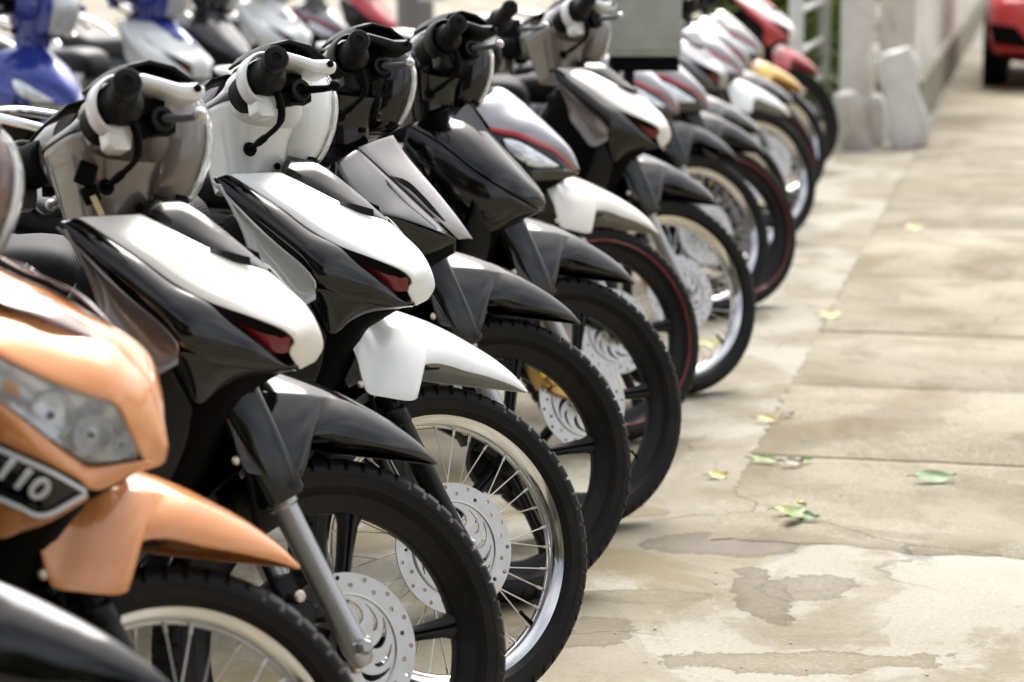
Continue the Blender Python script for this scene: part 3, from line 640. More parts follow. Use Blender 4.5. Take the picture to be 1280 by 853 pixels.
GROUP = 'motorbikes parked side by side in the long row'
def bike(name, label, cover, tip, cowl, roles, fender, wheelk='alloy', fork=None, cal=None, lens_front=True, stripe=None, singles=False, psi=5, lean=1.5, steer=40, grip_cover=None, key=False, disc=True, bare=False,
         pose=None, shield=None, tail=None, lever=None, ball=None, group=GROUP, seat=None):
    ps = pose or Pose(tip, psi, lean, steer); b = empty(name); b.matrix_world = ps.m; tag(b, label, 'motorbike', group)
    S = steer_m(ps.steer); I = Matrix.Identity(4)
    fork = fork or M_ALU; tail = tail or roles['shoulder']; shield = shield or M_PLASTIC
    # steered parts
    wheel(b, wheelk, S, True, singles, stripe, disc)
    for s in (-1, 1):
        fl = link('fork_leg', cached(('fl',s), lambda: fork_lower_mesh(s)), fork, b, S)
        link('fork_tube', cached(('fu',s), lambda: fork_upper_mesh(s)), M_SATIN, fl)
        if fender is M_GBLACK: link('fork_cover', cached(('fc',s), lambda: fork_cover_mesh(s)), M_GBLACK, fl)
    link('fork_bridge', cached('fb', fork_clamp_mesh), M_INNER, b, S)
    link('brake_caliper', cached('cal', caliper_mesh), cal or M_SATIN, b, S)
    for a, q in ((R(158),.13),(R(140),.118)): link('caliper_bolt', cached('cbolt', lambda: bolt_mesh(.009,.007)), M_YMARK if a > 2.6 else M_ZINC, b, S @ Matrix.Translation(wpt(q, a, -.078)))
    link('brake_hose', cached('hose', hose_mesh), M_INNER, b, S)
    link('fender_bolt', cached('fbolt', lambda: bolt_mesh(.007,.006)), M_ZINC, b, S @ Matrix.Translation((-.186,-.096,.548)))
    link('front_fender', cached('fender', lambda: fender_mesh('')), fender, b, S)
    link('rear_mudguard', cached('mud', mudguard_mesh), M_PLASTIC, b, S)
    if bare:
        link('handlebar', cached('bar', lambda: MB().tube(crom([(-.413,-.31,1.019),(-.378,-.205,1.018),(-.365,-.10,1.005),(-.375,0,.985),(-.365,.10,1.005),(-.378,.205,1.018),(-.413,.31,1.019)], 40), .011, 12).tube([(-.375,0,.985),(-.35,0,.88)], .02, 12).mesh('handlebar')), M_SATIN, b, S)
        pod = link('instrument_pod', cached('pod', lambda: MB().loft([[Vector((cx+x,y,z)) for x,y in sup(0,0,a,h,3,28)] for z,cx,a,h in ((.93,-.33,.03,.05),(.955,-.335,.05,.085),(.99,-.345,.052,.10),(1.005,-.35,.045,.09))]).mesh('instrument_pod', sharp=50)), M_PLASTIC, b, S)
        for s in (-1, 1):
            link('switch_housing', cached(('swb',s), lambda: MB().tube([(-.372,s*.165,1.018),(-.378,s*.205,1.018)], .027, 18).box((-.335,s*.175,1.012), (.05,.035,.04)).mesh('switch_housing', bevel=.003)), M_INNER, b, S)
            link('grip', cached(('grip',s), lambda: grip_mesh(s)), M_GRIP, b, S)
            lv = link('brake_lever', cached(('lever',s), lambda: lever_mesh(s)), lever or M_LEVER, b, S); link('lever_ball', cached(('ball',s), lambda: ball_mesh(s)), ball or M_BALL, lv)
    else: steer_cowl(b, S, cowl, grip_cover, lever, ball)
    body_parts(b, cover, roles, shield, seat, tail, wheelk, key, S)
    return b, ps
def steer_cowl(b, S, cowl, grip_cover, lever, ball):
    cw = link('handlebar_cowl', cached('cowl', cowl_mesh), cowl, b, S)
    link('headlight', cached('lens', lambda: cowl_patch('headlight', .10, .95, -1.12, 1.12, .007, lamp=True)), M_CLEAR, cw)
    link('headlight_reflector', cached('lensr', lambda: cowl_patch('headlight_reflector', .14, .92, -1.05, 1.05, .0018, solid=.001, lamp=True)), M_REFL, cw)
    link('lamp_housing', cached('lamph', lamp_mesh), cowl, cw)
    link('headlight_rim', cached('lensb', lambda: cowl_patch('headlight_rim', .0, .14, -1.5, 1.5, .003, lamp=True)), M_INNER, cw)
    link('instrument_glass', cached('meter', lambda: cowl_patch('instrument_glass', .50, .86, math.pi-1.75, math.pi+1.75, .003)), M_GLASS, cw)
    link('instrument_hood', cached('hood', lambda: cowl_patch('instrument_hood', .84, .95, math.pi-1.9, math.pi+1.9, .006, nv=4, na=40)), M_PLASTIC, cw)
    link('cable_port', cached('cport', lambda: MB().lathe([(0,-.004),(.011,-.004),(.012,0),(0,.0)], (-.352,-.0745,.935), (0,1,0), 16).mesh('cable_port')), M_INNER, cw)
    link('cowl_screw', cached('cscrew', lambda: bolt_mesh(.006,.003)), M_INNER, cw, Matrix.Translation((-.300,-.0645,.912)))
    for s in (-1, 1):
        gc = (grip_cover or cowl) if s < 0 else cowl; wg = link('cowl_wing', cached(('root',s), lambda: root_mesh(s)), cowl, b, S)
        link('grip_collar', cached(('wing',s), lambda: wing_mesh(s)), gc, wg)
        link('cowl_shelf', cached(('shelf',s), lambda: shelf_mesh(s)), gc, wg); link('switch_cover', cached(('drop',s), lambda: drop_mesh(s)), gc, wg)
        link('cowl_hood', cached(('hoodlet',s), lambda: hoodlet_mesh(s)), M_PLASTIC, wg); link('lever_ring', cached(('lring',s), lambda: lever_ring_mesh(s)), M_SATIN, wg)
        link('screw', cached('cscrew', lambda: bolt_mesh(.006,.003)), M_INNER, wg, Matrix.Translation((-.268, s*.2125, 1.048)))
        link('switch_housing', cached(('sw',s), lambda: wing_inner_mesh(s)), M_INNER, wg)
        link('grip', cached(('grip',s), lambda: grip_mesh(s)), M_GRIP, b, S)
        lv = link('brake_lever', cached(('lever',s), lambda: lever_mesh(s)), lever or M_LEVER, b, S)
        link('lever_ball', cached(('ball',s), lambda: ball_mesh(s)), ball or M_BALL, lv)
        link('throttle_cable', cached(('cab',s), lambda: cable_mesh(s)), M_INNER, b, S)
def body_parts(b, cover, roles, shield, seat, tail, wheelk, key, S):
    I = Matrix.Identity(4)
    for nm, me, role in get_cover(cover):
        mt = dict(inner=M_INNER, lens=M_REDLENS, refl=M_REFL, clear=M_CLEAR, amber=M_AMBER, lamp=M_REFL, stripe=M_STRIPE, screen=M_BROWN, shield=shield).get(role)
        link(nm, me, roles.get(role, mt), b)
    for s in (1, -1): link('lower_leg_shield', cached(('lls',s), lambda: lower_shield(s)), M_PLASTIC, b)
    link('centre_tunnel', cached('spine', spine_mesh), M_PLASTIC, b)
    link('seat', cached('seat', seat_mesh), seat or M_SEAT, b)
    for s in (1, -1):
        tp = link('tail_panel', cached(('tail',s), lambda: tail_panel(s)), tail, b); link('tail_stripe', cached(('tst',s), lambda: tail_stripe(s)), roles.get('tailstripe', M_SILVER), tp)
        link('swingarm', cached(('swing',s), lambda: swing_mesh(s)), M_SATIN, b); link('shock_absorber', cached(('shock',s), lambda: shock_mesh(s)), M_SATIN, b)
        link('footpeg', cached(('peg',s), lambda: peg_mesh(s)), M_INNER, b)
    link('grab_rail', cached('rail', rail_mesh), M_CHROME, b); link('tail_light', cached('tl', taillight_mesh), M_REDLENS, b)
    link('rear_fender', cached('rf', rear_fender_mesh), M_PLASTIC, b)
    en = link('engine', cached('eng', engine_mesh), M_ENGINE, b); link('cylinder', cached('cyl', cylinder_mesh), M_ENGINE, en)
    link('exhaust', cached('exh', exhaust_mesh), M_SATIN, b); link('centre_stand', cached('stand', stand_mesh), M_INNER, b)
    wheel(b, wheelk, I, False, False)
    if key:
        def keymesh(): return MB().box((-.385,-.084,.95), (.028,.010,.034), Matrix.Rotation(R(20),3,'Y')).box((-.378,-.080,.922), (.024,.012,.026), Matrix.Rotation(R(-25),3,'Y')).mesh('key_head', bevel=.003)
        k = link('ignition_key', keymesh(), M_INNER, b, S); link('key_blade', MB().box((-.372,-.088,.905), (.009,.003,.03), Matrix.Rotation(R(-25),3,'Y')).mesh('key_blade'), M_BRASS, k)

# reference poses used to read the cover shapes
POSE['wave'] = Pose((657,490)); POSE['wave1'] = Pose((544,580)); POSE['blade'] = Pose((724,405)); POSE['beak'] = Pose((792,355)); POSE['lamp'] = Pose((822,292)); POSE['scooter'] = Pose((372,710))
#BUILD

# ------------------------------------------------------------------ ground
def nodes(name):
    m = bpy.data.materials.new(name); m.use_nodes = True; t = m.node_tree; p = t.nodes['Principled BSDF']
    def N(ty, ins=None, **k):
        n = t.nodes.new(ty)
        for a, b in k.items(): setattr(n, a, b)
        for a, b in (ins or {}).items():
            if hasattr(b, 'is_output'): t.links.new(b, n.inputs[a])
            else: n.inputs[a].default_value = b
        return n
    return m, t, p, N
def ramp(N, fac, stops):
    r = N('ShaderNodeValToRGB', {0: fac}); e = r.color_ramp.elements
    while len(e) < len(stops): e.new(.5)
    for q, (pos, c) in zip(e, stops): q.position = pos; q.color = (*c, 1) if len(c) == 3 else c
    return r.outputs[0]
def concrete(name, base, dark, pale, stain, stain_amt=.5, pale_amt=.5, spec_amt=.5, rand=.12, blobs=(), crack=.5, off=0):
    m, t, p, N = nodes(name)
    tc_ = N('ShaderNodeTexCoord'); geo = N('ShaderNodeNewGeometry'); pos = geo.outputs['Position']
    pm = N('ShaderNodeMapping', {0: pos, 1: (off, off*1.7, 0)}).outputs[0]
    big = N('ShaderNodeTexNoise', {'Vector': pm, 'Scale': 1.3, 'Detail': 9, 'Roughness': .62}).outputs[0]
    mid = N('ShaderNodeTexNoise', {'Vector': N('ShaderNodeMapping', {0: pm, 3: (1.5, 1.1, 1)}).outputs[0], 'Scale': 2.2, 'Detail': 10, 'Roughness': .68, 'Distortion': .6}).outputs[0]
    fine = N('ShaderNodeTexNoise', {'Vector': pm, 'Scale': 90, 'Detail': 4, 'Roughness': .7}).outputs[0]
    grit = N('ShaderNodeTexVoronoi', {'Vector': pm, 'Scale': 160}).outputs['Distance']
    col = N('ShaderNodeMixRGB', {0: ramp(N, big, [(.35,(0,0,0)),(.65,(1,1,1))]), 1: (*base,1), 2: (*dark,1)}).outputs[0]
    sm = N('ShaderNodeMath', {0: ramp(N, mid, [(.50,(0,0,0)),(.60,(1,1,1))]), 1: stain_amt}, operation='MULTIPLY').outputs[0]
    col = N('ShaderNodeMixRGB', {0: sm, 1: col, 2: (*stain,1)}).outputs[0]
    pn = N('ShaderNodeTexNoise', {'Vector': N('ShaderNodeMapping', {0: pm, 1: (7,3,0), 3: (1.1,.9,1)}).outputs[0], 'Scale': 1.8, 'Detail': 12, 'Roughness': .6, 'Distortion': .9}).outputs[0]
    pf = N('ShaderNodeTexNoise', {'Vector': pm, 'Scale': 22, 'Detail': 8, 'Roughness': .7}).outputs[0]
    pn = N('ShaderNodeMath', {0: pf, 1: .16, 2: pn}, operation='MULTIPLY_ADD').outputs[0]
    pmask = ramp(N, pn, [(.54,(0,0,0)),(.60,(.45,)*3),(.612,(.85,)*3),(.70,(1,1,1))])
    pa = N('ShaderNodeMath', {0: pmask, 1: pale_amt}, operation='MULTIPLY').outputs[0]
    col = N('ShaderNodeMixRGB', {0: pa, 1: col, 2: (*pale,1)}).outputs[0]
    height = N('ShaderNodeMath', {0: pa, 1: .6}, operation='MULTIPLY').outputs[0]
    for (bx, by, rx, ry, bc) in blobs:                      # worn-through patches with ragged edges
        d = N('ShaderNodeVectorMath', {0: pos, 1: (-bx, -by, 0)}, operation='ADD').outputs[0]
        d = N('ShaderNodeVectorMath', {0: d, 1: (1/rx, 1/ry, 0)}, operation='MULTIPLY').outputs[0]
        ln = N('ShaderNodeVectorMath', {0: d}, operation='LENGTH').outputs['Value']
        wob = N('ShaderNodeTexNoise', {'Vector': pos, 'Scale': 6.5, 'Detail': 12, 'Roughness': .74}).outputs[0]
        f = N('ShaderNodeMath', {0: wob, 1: 2.6, 2: -1.3}, operation='MULTIPLY_ADD').outputs[0]
        f = N('ShaderNodeMath', {0: ln, 1: f}, operation='ADD').outputs[0]
        mk_ = ramp(N, f, [(.55,(.75,)*3),(.94,(1,1,1)),(.985,(0,0,0))])
        bcol = N('ShaderNodeMixRGB', {0: pf, 1: tuple(c*.6 for c in bc)+(1,), 2: tuple(c*1.4 for c in bc)+(1,)}).outputs[0]
        col = N('ShaderNodeMixRGB', {0: mk_, 1: col, 2: bcol}).outputs[0]
        height = N('ShaderNodeMath', {0: height, 1: mk_}, operation='SUBTRACT').outputs[0]
    # thin cracks
    wv = N('ShaderNodeTexNoise', {'Vector': pos, 'Scale': 3.0, 'Detail': 6}).outputs['Color']
    wp = N('ShaderNodeMixRGB', {0: .22, 1: pos, 2: wv}).outputs[0]
    vor = N('ShaderNodeTexVoronoi', {'Vector': N('ShaderNodeMapping', {0: wp, 3: (1.0,1.3,1)}).outputs[0], 'Scale': 1.5}, feature='DISTANCE_TO_EDGE').outputs['Distance']
    cmask = ramp(N, vor, [(.003,(1,1,1)),(.007,(0,0,0))])
    gate = ramp(N, N('ShaderNodeTexNoise', {'Vector': pos, 'Scale': 1.1, 'Detail': 3}).outputs[0], [(.50,(0,0,0)),(.58,(1,1,1))])
    cm = N('ShaderNodeMath', {0: cmask, 1: gate}, operation='MULTIPLY').outputs[0]
    cm = N('ShaderNodeMath', {0: cm, 1: crack}, operation='MULTIPLY').outputs[0]
    col = N('ShaderNodeMixRGB', {0: cm, 1: col, 2: (.05,.045,.038,1)}).outputs[0]
    # aggregate specks
    sp = N('ShaderNodeMath', {0: ramp(N, fine, [(.56,(0,0,0)),(.66,(1,1,1))]), 1: spec_amt}, operation='MULTIPLY').outputs[0]
    sp = N('ShaderNodeMath', {0: sp, 1: ramp(N, pn, [(.50,(.12,)*3),(.66,(1,1,1))])}, operation='MULTIPLY').outputs[0]
    col = N('ShaderNodeMixRGB', {0: sp, 1: col, 2: tuple(min(.75, c*1.5) for c in pale)+(1,)}, blend_type='MIX').outputs[0]
    dk = N('ShaderNodeMath', {0: ramp(N, fine, [(.34,(1,1,1)),(.44,(0,0,0))]), 1: .35}, operation='MULTIPLY').outputs[0]
    col = N('ShaderNodeMixRGB', {0: dk, 1: col, 2: tuple(c*.55 for c in dark)+(1,)}).outputs[0]
    oi = N('ShaderNodeObjectInfo').outputs['Random']
    br = N('ShaderNodeMapRange', {0: oi, 3: 1-rand, 4: 1+rand}).outputs[0]
    col = N('ShaderNodeMixRGB', {0: 1, 1: col, 2: br}, blend_type='MULTIPLY').outputs[0]
    t.links.new(col, p.inputs['Base Color'])
    p.inputs['Roughness'].default_value = .82; p.inputs['Specular IOR Level'].default_value = .35
    rr = ramp(N, big, [(.3,(.62,)*3),(.7,(.9,)*3)]); t.links.new(rr, p.inputs['Roughness'])
    h = N('ShaderNodeMath', {0: fine, 1: .5, 2: height}, operation='MULTIPLY_ADD').outputs[0]
    h = N('ShaderNodeMath', {0: h, 1: N('ShaderNodeMath', {0: cm, 1: 2.0}, operation='MULTIPLY').outputs[0]}, operation='SUBTRACT').outputs[0]
    b = N('ShaderNodeBump', {'Strength': .55, 'Distance': .005, 'Height': h}).outputs[0]; t.links.new(b, p.inputs['Normal'])
    return m
BRN = (.27,.215,.14)
def gp(u, v): q = ground_px(u, v); return q.x, q.y
M_ROAD = concrete('worn pale concrete', (.245,.218,.158), (.178,.152,.098), (.312,.294,.246), (.155,.123,.058), .8, .8, .3, 0,
    blobs=[(*gp(905,682), .17, .10, (0.116,0.095,0.068)), (*gp(735,640), .2, .06, (0.163,0.129,0.071)), (*gp(720,790), .13, .10, (0.153,0.126,0.078)), (*gp(800,745), .14, .05, (0.170,0.143,0.088)), (*gp(952,742), .055, .20, (0.129,0.105,0.071)), (*gp(1010,735), .10, .10, (0.163,0.139,0.102)), (*gp(1000,828), .26, .07, (0.170,0.139,0.088))], crack=.55)
M_SLAB = concrete('brown weathered slab', (.196,.167,.107), (.148,.121,.070), (.31,.28,.212), (.112,.089,.043), .65, .35, .6, .12, crack=.5, off=3)
def ground_sheet():
    g = MB(); q = 900; g.grid([[(-q,-60,0),(q,-60,0)],[(-q,q*2,0),(q,q*2,0)]]); return g.mesh('ground')
gr = link('ground', ground_sheet(), M_ROAD); gr['kind'] = 'structure'
# pavement slabs: long joint runs along the row, cross joints every .93 m
PA = Vector((.212,.977,0)).normalized(); PB = Vector((.977,-.212,0)).normalized(); PO = ground_px(900,640)
pav = link('pavement', None); pav['kind'] = 'structure'
cuts = [-.265, .60, 1.54, 2.47, 3.72, 5.2, 6.2, 7.3, 8.5, 10.0, 11.5, 13.2, 15, 17.5]
for i, (a0, a1) in enumerate(zip(cuts, cuts[1:])):
    for j, (b0, b1) in enumerate(((.0, 1.95), (1.96, 4.2))):
        rnd = random.Random(i*7+j); mb = MB(); g = .006; n = 40; zt = .0015 if i == 0 else .006 + rnd.uniform(-.002,.003)
        top = []
        for k in range(4*n):
            e, f = divmod(k, n); f /= n
            x, y = ((a0+g+(a1-a0-2*g)*f, b0+g), (a1-g, b0+g+(b1-b0-2*g)*f), (a1-g-(a1-a0-2*g)*f, b1-g), (a0+g, b1-g-(b1-b0-2*g)*f))[e]
            ja = rnd.uniform(-.010,.006); jb = rnd.uniform(-.010,.006)
            if i == 0 and e == 3: x += .020*math.sin(y*9)+.012*math.sin(y*23+1)+.008*math.sin(y*51)
            top.append((x + (ja if e in (1,) else -ja if e == 3 and 0 else 0) + (0 if e in (0,2) else 0) + (rnd.uniform(-.004,.004)), y + (jb if e in (0,) else 0) + rnd.uniform(-.004,.004)))
        c = Vector((sum(p[0] for p in top)/len(top), sum(p[1] for p in top)/len(top), 0))
        tilt = (rnd.uniform(-.002,.002), rnd.uniform(-.002,.002))
        def wp_(p, z, ins=0):
            a, b = p; a += (c.x-a)*ins; b += (c.y-b)*ins; return PO + PA*a + PB*b + Vector((0,0,z + tilt[0]*(a-c.x) + tilt[1]*(b-c.y)))
        mb.grid([[wp_(p,-.05) for p in top],[wp_(p,zt-.006) for p in top],[wp_(p,zt-.0015,.003) for p in top],[wp_(p,zt,.009) for p in top]], close_u=True)
        mb.f.append(tuple(range(len(mb.v)-4*n, len(mb.v))))
        link('slab', mb.mesh('slab'), M_SLAB, pav)

# ------------------------------------------------------------------ the row of motorbikes
W_ = dict(strip=M_GBLACK, shoulder=M_WHITE, side=M_GBLACK)
bike('motorbike', 'black motorbike with straight front wheel, only its glossy fender shows below the orange one', 'beak', (222,872), M_GBLACK, dict(shoulder=M_GBLACK, side=M_GBLACK, facet=M_DGREY), M_GBLACK, 'alloy', steer=2)
b0, p0 = bike('motorbike', 'copper orange motorbike with big clear lamp cluster and 110 badge', 'scooter', (372,710), M_BROWN, dict(shoulder=M_ORANGE, side=M_GBLACK), M_ORANGE, 'wire', fork=M_SATIN, singles=True, grip_cover=M_BROWN)
bike('motorbike', 'white and black motorbike with taupe cowl, black fender and key beside the orange one', 'wave', (544,580), M_TAUPE, dict(W_, shoulder=M_IVORY), M_GBLACK, 'alloy', shield=M_TAUPE, grip_cover=M_WHITE, key=True, tail=M_GBLACK)
bike('motorbike', 'white motorbike with all white handlebar cowl, white fender and chrome wire wheel', 'wave', (657,490), M_WHITE, W_, M_WHITE, 'wire', fork=M_SATIN, shield=M_LGREY, singles=True, lever=M_INNER, ball=M_INNER)
bike('motorbike', 'black motorbike with faceted dark grey front, silver crest and plain black fender', 'blade', (724,405), M_GBLACK, dict(shoulder=M_BEIGE, facet=M_DGREY, side=M_GBLACK), M_GBLACK, 'alloy', steer=36, grip_cover=M_PLASTIC, disc=False)
bike('motorbike', 'glossy black motorbike with long rounded nose and gold brake caliper', 'beak', (792,355), M_GBLACK, dict(shoulder=M_GBLACK, side=M_GBLACK, facet=M_DGREY), M_GBLACK, 'alloy', cal=M_GOLD, grip_cover=M_PLASTIC)
bike('motorbike', 'silver and black motorbike with red stripe, white fender and red rimmed front wheel', 'lamp', (822,292), M_IVORY, dict(shoulder=M_SILVER, side=M_GBLACK, facet=M_DGREY), M_IVORY, 'alloy', stripe=M_STRIPE, bare=True)
bike('motorbike', 'white and black motorbike with taupe cowl and gold caliper before the metal cabinet', 'wave', (897,257), M_TAUPE, dict(W_, shoulder=M_IVORY), M_GBLACK, 'wire', shield=M_TAUPE, cal=M_GOLD, grip_cover=M_WHITE, singles=True)
FAR = [
 ('silver and red motorbike with black fender and chrome wire wheel, next past the taupe one', 'lamp', (921,200), M_SILVER, dict(shoulder=M_SILVER, side=M_DGREY, facet=M_DGREY), M_GBLACK, 'wire', None),
 ('dark silver motorbike with black fender and thin dark red rim line', 'lamp', (956,193), M_SILVER, dict(shoulder=M_SILVER, side=M_GBLACK, facet=M_DGREY), M_GBLACK, 'alloy', M_STRIPE),
 ('grey motorbike with dark grey fender, squeezed in before the white fendered one', 'wave', (952,168), M_DGREY, dict(strip=M_GBLACK, shoulder=M_SILVER, side=M_DGREY), M_DGREY, 'wire', None),
 ('silver motorbike with bright white fender far along the row', 'lamp', (987,145), M_SILVER, dict(shoulder=M_SILVER, side=M_SILVER, facet=M_DGREY), M_WHITE, 'wire', None),
 ('grey and silver motorbike with black fender beside the yellow fendered one', 'lamp', (992,131), M_SILVER, dict(shoulder=M_SILVER, side=M_DGREY, facet=M_SILVER), M_DGREY, 'alloy', M_STRIPE),
 ('silver motorbike with yellow front fender', 'lamp', (1004,115), M_SILVER, dict(shoulder=M_BEIGE, side=M_SILVER, facet=M_DGREY), M_YELLOW, 'wire', None),
 ('red and white motorbike with red fender at the end of the row', 'wave', (1023,92), M_RED, dict(strip=M_RED, shoulder=M_WHITE, side=M_RED), M_RED, 'alloy', None)]
for lb, cv, tip, cw, ro, fe, wk, st in FAR:
    bike('motorbike', lb, cv, tip, cw, ro, fe, wk, stripe=st, bare=True)

# ------------------------------------------------------------------ badge on the orange bike
def text_mesh(txt, size, ext, off=0):
    cu = bpy.data.curves.new('t', 'FONT'); cu.body = txt; cu.size = size; cu.extrude = ext; cu.offset = off; cu.align_x = 'CENTER'; cu.align_y = 'CENTER'
    o = bpy.data.objects.new('t', cu); COL.objects.link(o); dg = bpy.context.evaluated_depsgraph_get(); me = bpy.data.meshes.new_from_object(o.evaluated_get(dg)); bpy.data.objects.remove(o); me.materials.clear(); return me
def on_panel(pts): return [p0.at(u/1.63, v/1.63+330, w_) for u, v, w_ in pts]
c0, c1, c2 = on_panel([(45,438,.1875),(120,472,.171),(36,462,.187)])
ex = (c1-c0).normalized(); ez = ex.cross(c2-c0).normalized(); ez = ez if ez.y < 0 else -ez; ey = ez.cross(ex)
Mtx = Matrix((ex, ey, ez)).transposed().to_4x4(); Mtx.translation = c0 + ez*.004
Sh = Matrix.Identity(4); Sh[0][1] = .35; Sh[0][0] = 1.35
link('badge_lettering', text_mesh('110', .034, .0012, .0006), M_PLATE, b0, Mtx @ Sh)
for pts in ([(-60,352,.188),(0,377,.187),(55,401,.179),(110,425,.165),(178,463,.130)], [(-60,462,.186),(0,478,.184),(40,494,.176),(94,512,.161),(178,468,.130)]):
    q = crom(on_panel(pts), 20); link('badge_border', MB().grid([[p + Vector((0,-.0035,-.0028)) for p in q], [p + Vector((0,-.0035,.0028)) for p in q]]).mesh('badge_border', solid=.002), M_PLATE, b0)

for cu_, cv_, r_ in ((95,312,.026),(178,352,.023),(238,372,.013)):     # bowls inside the lamp cluster
    for sg in (1, -1):
        q = p0.at(cu_/1.63, cv_/1.63+330, .128 if cu_ < 120 else .108 if cu_ < 200 else .082) + Vector((.002,.010,0)); q.y *= sg
        bl = link('lamp_bowl', MB().lathe([(r_*1.05,.004),(r_,.0055),(r_*.92,.003),(r_*.7,-.006),(r_*.35,-.010),(r_*.3,-.004),(0,-.002)], q, (.55,-.85*sg,.05), 24).mesh('lamp_bowl'), M_BOWL, b0)
        link('bulb', MB().lathe([(0,.004),(r_*.16,.002),(r_*.2,-.004),(0,-.006)], q, (.55,-.85*sg,.05), 12).mesh('bulb'), M_INNER, bl)

# ------------------------------------------------------------------ second row of motorbikes behind
def pose_at(x, y, psi, lean=1.5, steer=20):
    p = Pose((640,400), psi, lean, steer); p.m = Matrix.Translation((x, y, 0)) @ body_m(psi, lean); return p
G2 = 'motorbikes parked in the second row behind'
for lb, cv, x, y, psi, cw, ro, fe, st in [
  ('blue motorbike with clear lamps facing out of the second row', 'lamp', -1.42, 8.1, 38, M_BLUE, dict(shoulder=M_BLUE, side=M_BLUE, stripe=M_BLUE, facet=M_SILVER), M_BLUE, 15),
  ('white and blue motorbike beside the all blue one in the second row', 'wave', -1.20, 9.55, 32, M_BLUE, dict(strip=M_BLUE, shoulder=M_WHITE, side=M_WHITE), M_WHITE, 10),
  ('dark grey motorbike in the second row between two white ones', 'beak', -1.10, 10.5, 30, M_DGREY, dict(shoulder=M_DGREY, side=M_PLASTIC, facet=M_DGREY), M_GBLACK, 30),
  ('white motorbike with pale leg shield in the second row', 'wave', -1.0, 11.8, 38, M_WHITE, dict(strip=M_WHITE, shoulder=M_WHITE, side=M_WHITE), M_WHITE, 20),
  ('silver motorbike with red stripe in the second row', 'lamp', -.80, 12.8, 30, M_SILVER, dict(shoulder=M_SILVER, side=M_DGREY, facet=M_DGREY), M_SILVER, 20),
  ('red and black motorbike in the second row near the grey post', 'beak', -.62, 13.8, 30, M_RED, dict(shoulder=M_RED, side=M_GBLACK, facet=M_DGREY), M_GBLACK, 25)]:
    bike('motorbike', lb, cv, None, cw, ro, fe, 'wire', pose=pose_at(x, y, psi, 1.5, st), group=G2, shield=M_LGREY, seat=M_SEATP)
bike('motorbike', 'dark motorbike standing alone far off beside the wall base', 'beak', None, M_DGREY, dict(shoulder=M_DGREY, side=M_BLUE, facet=M_DGREY), M_DGREY, 'alloy', pose=pose_at(5.75, 31, 70, 1.5, 0), group=None)

# ------------------------------------------------------------------ street furniture and walls at the back
M_CAB = mat('grey green painted steel', (.42,.46,.43), .55, 0, var=.1, vscale=6, dirt=.5); M_POLE = mat('weathered grey post', (.22,.22,.21), .7, dirt=.4, vscale=5, bump=.3, bscale=60)
M_WALL = concrete('stained white wall', (.66,.64,.60), (.54,.51,.46), (.74,.73,.70), (.32,.28,.22), .6, .5, .2, 0, crack=.4, off=5)
M_STONE = concrete('weathered cement', (.78,.77,.74), (.70,.68,.64), (.82,.81,.79), (.45,.41,.34), .4, .6, .2, 0, crack=.3, off=11)
M_WOOD = mat('old brown timber', (.24,.17,.10), .75, dirt=.5, vscale=12); M_RAIL = mat('white painted rail', (.78,.79,.78), .45, var=.1, dirt=.15)
t = empty('electrical_cabinet', (.404, 7.42, 0)); tag(t, 'grey green rust streaked metal cabinet on a dark stand between the bikes', 'cabinet')
link('body', MB().box((0,0,1.225), (.222,.16,.63)).mesh('body', bevel=.006), M_CAB, t)
d = link('door', MB().box((0,-.085,1.225), (.200,.010,.59)).mesh('door', bevel=.003), M_CAB, t); link('handle', MB().box((.075,-.096,1.2), (.012,.014,.07)).mesh('handle', bevel=.003), M_SATIN, d)
for sx in (-.09,-.045): link('leg', MB().box((sx,0,.455), (.03,.10,.91)).mesh('leg', bevel=.003), M_SATIN, t)
link('shelf', MB().box((0,0,.885), (.21,.15,.04)).mesh('shelf', bevel=.003), M_INNER, t)  # added dark strip stands in for the shadow below the cabinet box
t = empty('utility_post', (-.60, 15.0, 0)); tag(t, 'round grey concrete post standing behind the black handlebars', 'post')
link('shaft', MB().lathe([(0,0),(.118,0),(.115,1.2),(.108,4.5),(0,4.5)], (0,0,0), (0,0,1), 28).mesh('shaft'), M_POLE, t); link('band', MB().lathe([(.118,.9),(.122,.9),(.122,.93),(.118,.93)], (0,0,0), (0,0,1), 28).mesh('band'), M_SATIN, t)
tag(link('paper_notice', MB().grid([[Vector((-.575+.17*i/6, 14.885+.012*math.sin(i), .83+.42*j/6)) for i in range(7)] for j in range(7)]).mesh('paper_notice', solid=.002), mat('paper', (.78,.79,.82), .7)), 'white paper notice fixed on the round grey post', 'notice')
tag(link('timber_beam', MB().tube([(1.45,15.2,.03),(-.44,15.0,1.80)], .055, 8).mesh('timber_beam', bevel=.004), M_WOOD), 'brown timber beam leaning against the round grey post', 'beam')
t = empty('low_wall', (0,0,0)); tag(t, 'stained white boundary wall with mossy dark base running into the distance', 'wall')
def wall_box(a0, a1, b0, b1, z0, z1, name):
    rows = []; o = Vector((2.50,15.0,0)); n = 24
    for b, z in ((b0,z0),(b0,z1-.02),(b0+.02,z1),(b1-.02,z1),(b1,z1-.02),(b1,z0)):
        rows.append([o + PA*(a0+(a1-a0)*i/n) + PB*(b+.006*math.sin(i*1.7+z*5)) + Vector((0,0,z)) for i in range(n+1)])
    return MB().loft([[r[i] for r in rows] for i in range(n+1)]).mesh(name)
link('wall_face', wall_box(0,34,-.22,0,.0,1.75,'wall_face'), M_WALL, t); link('coping', wall_box(0,34,-.26,.04,1.75,1.83,'coping'), M_STONE, t)
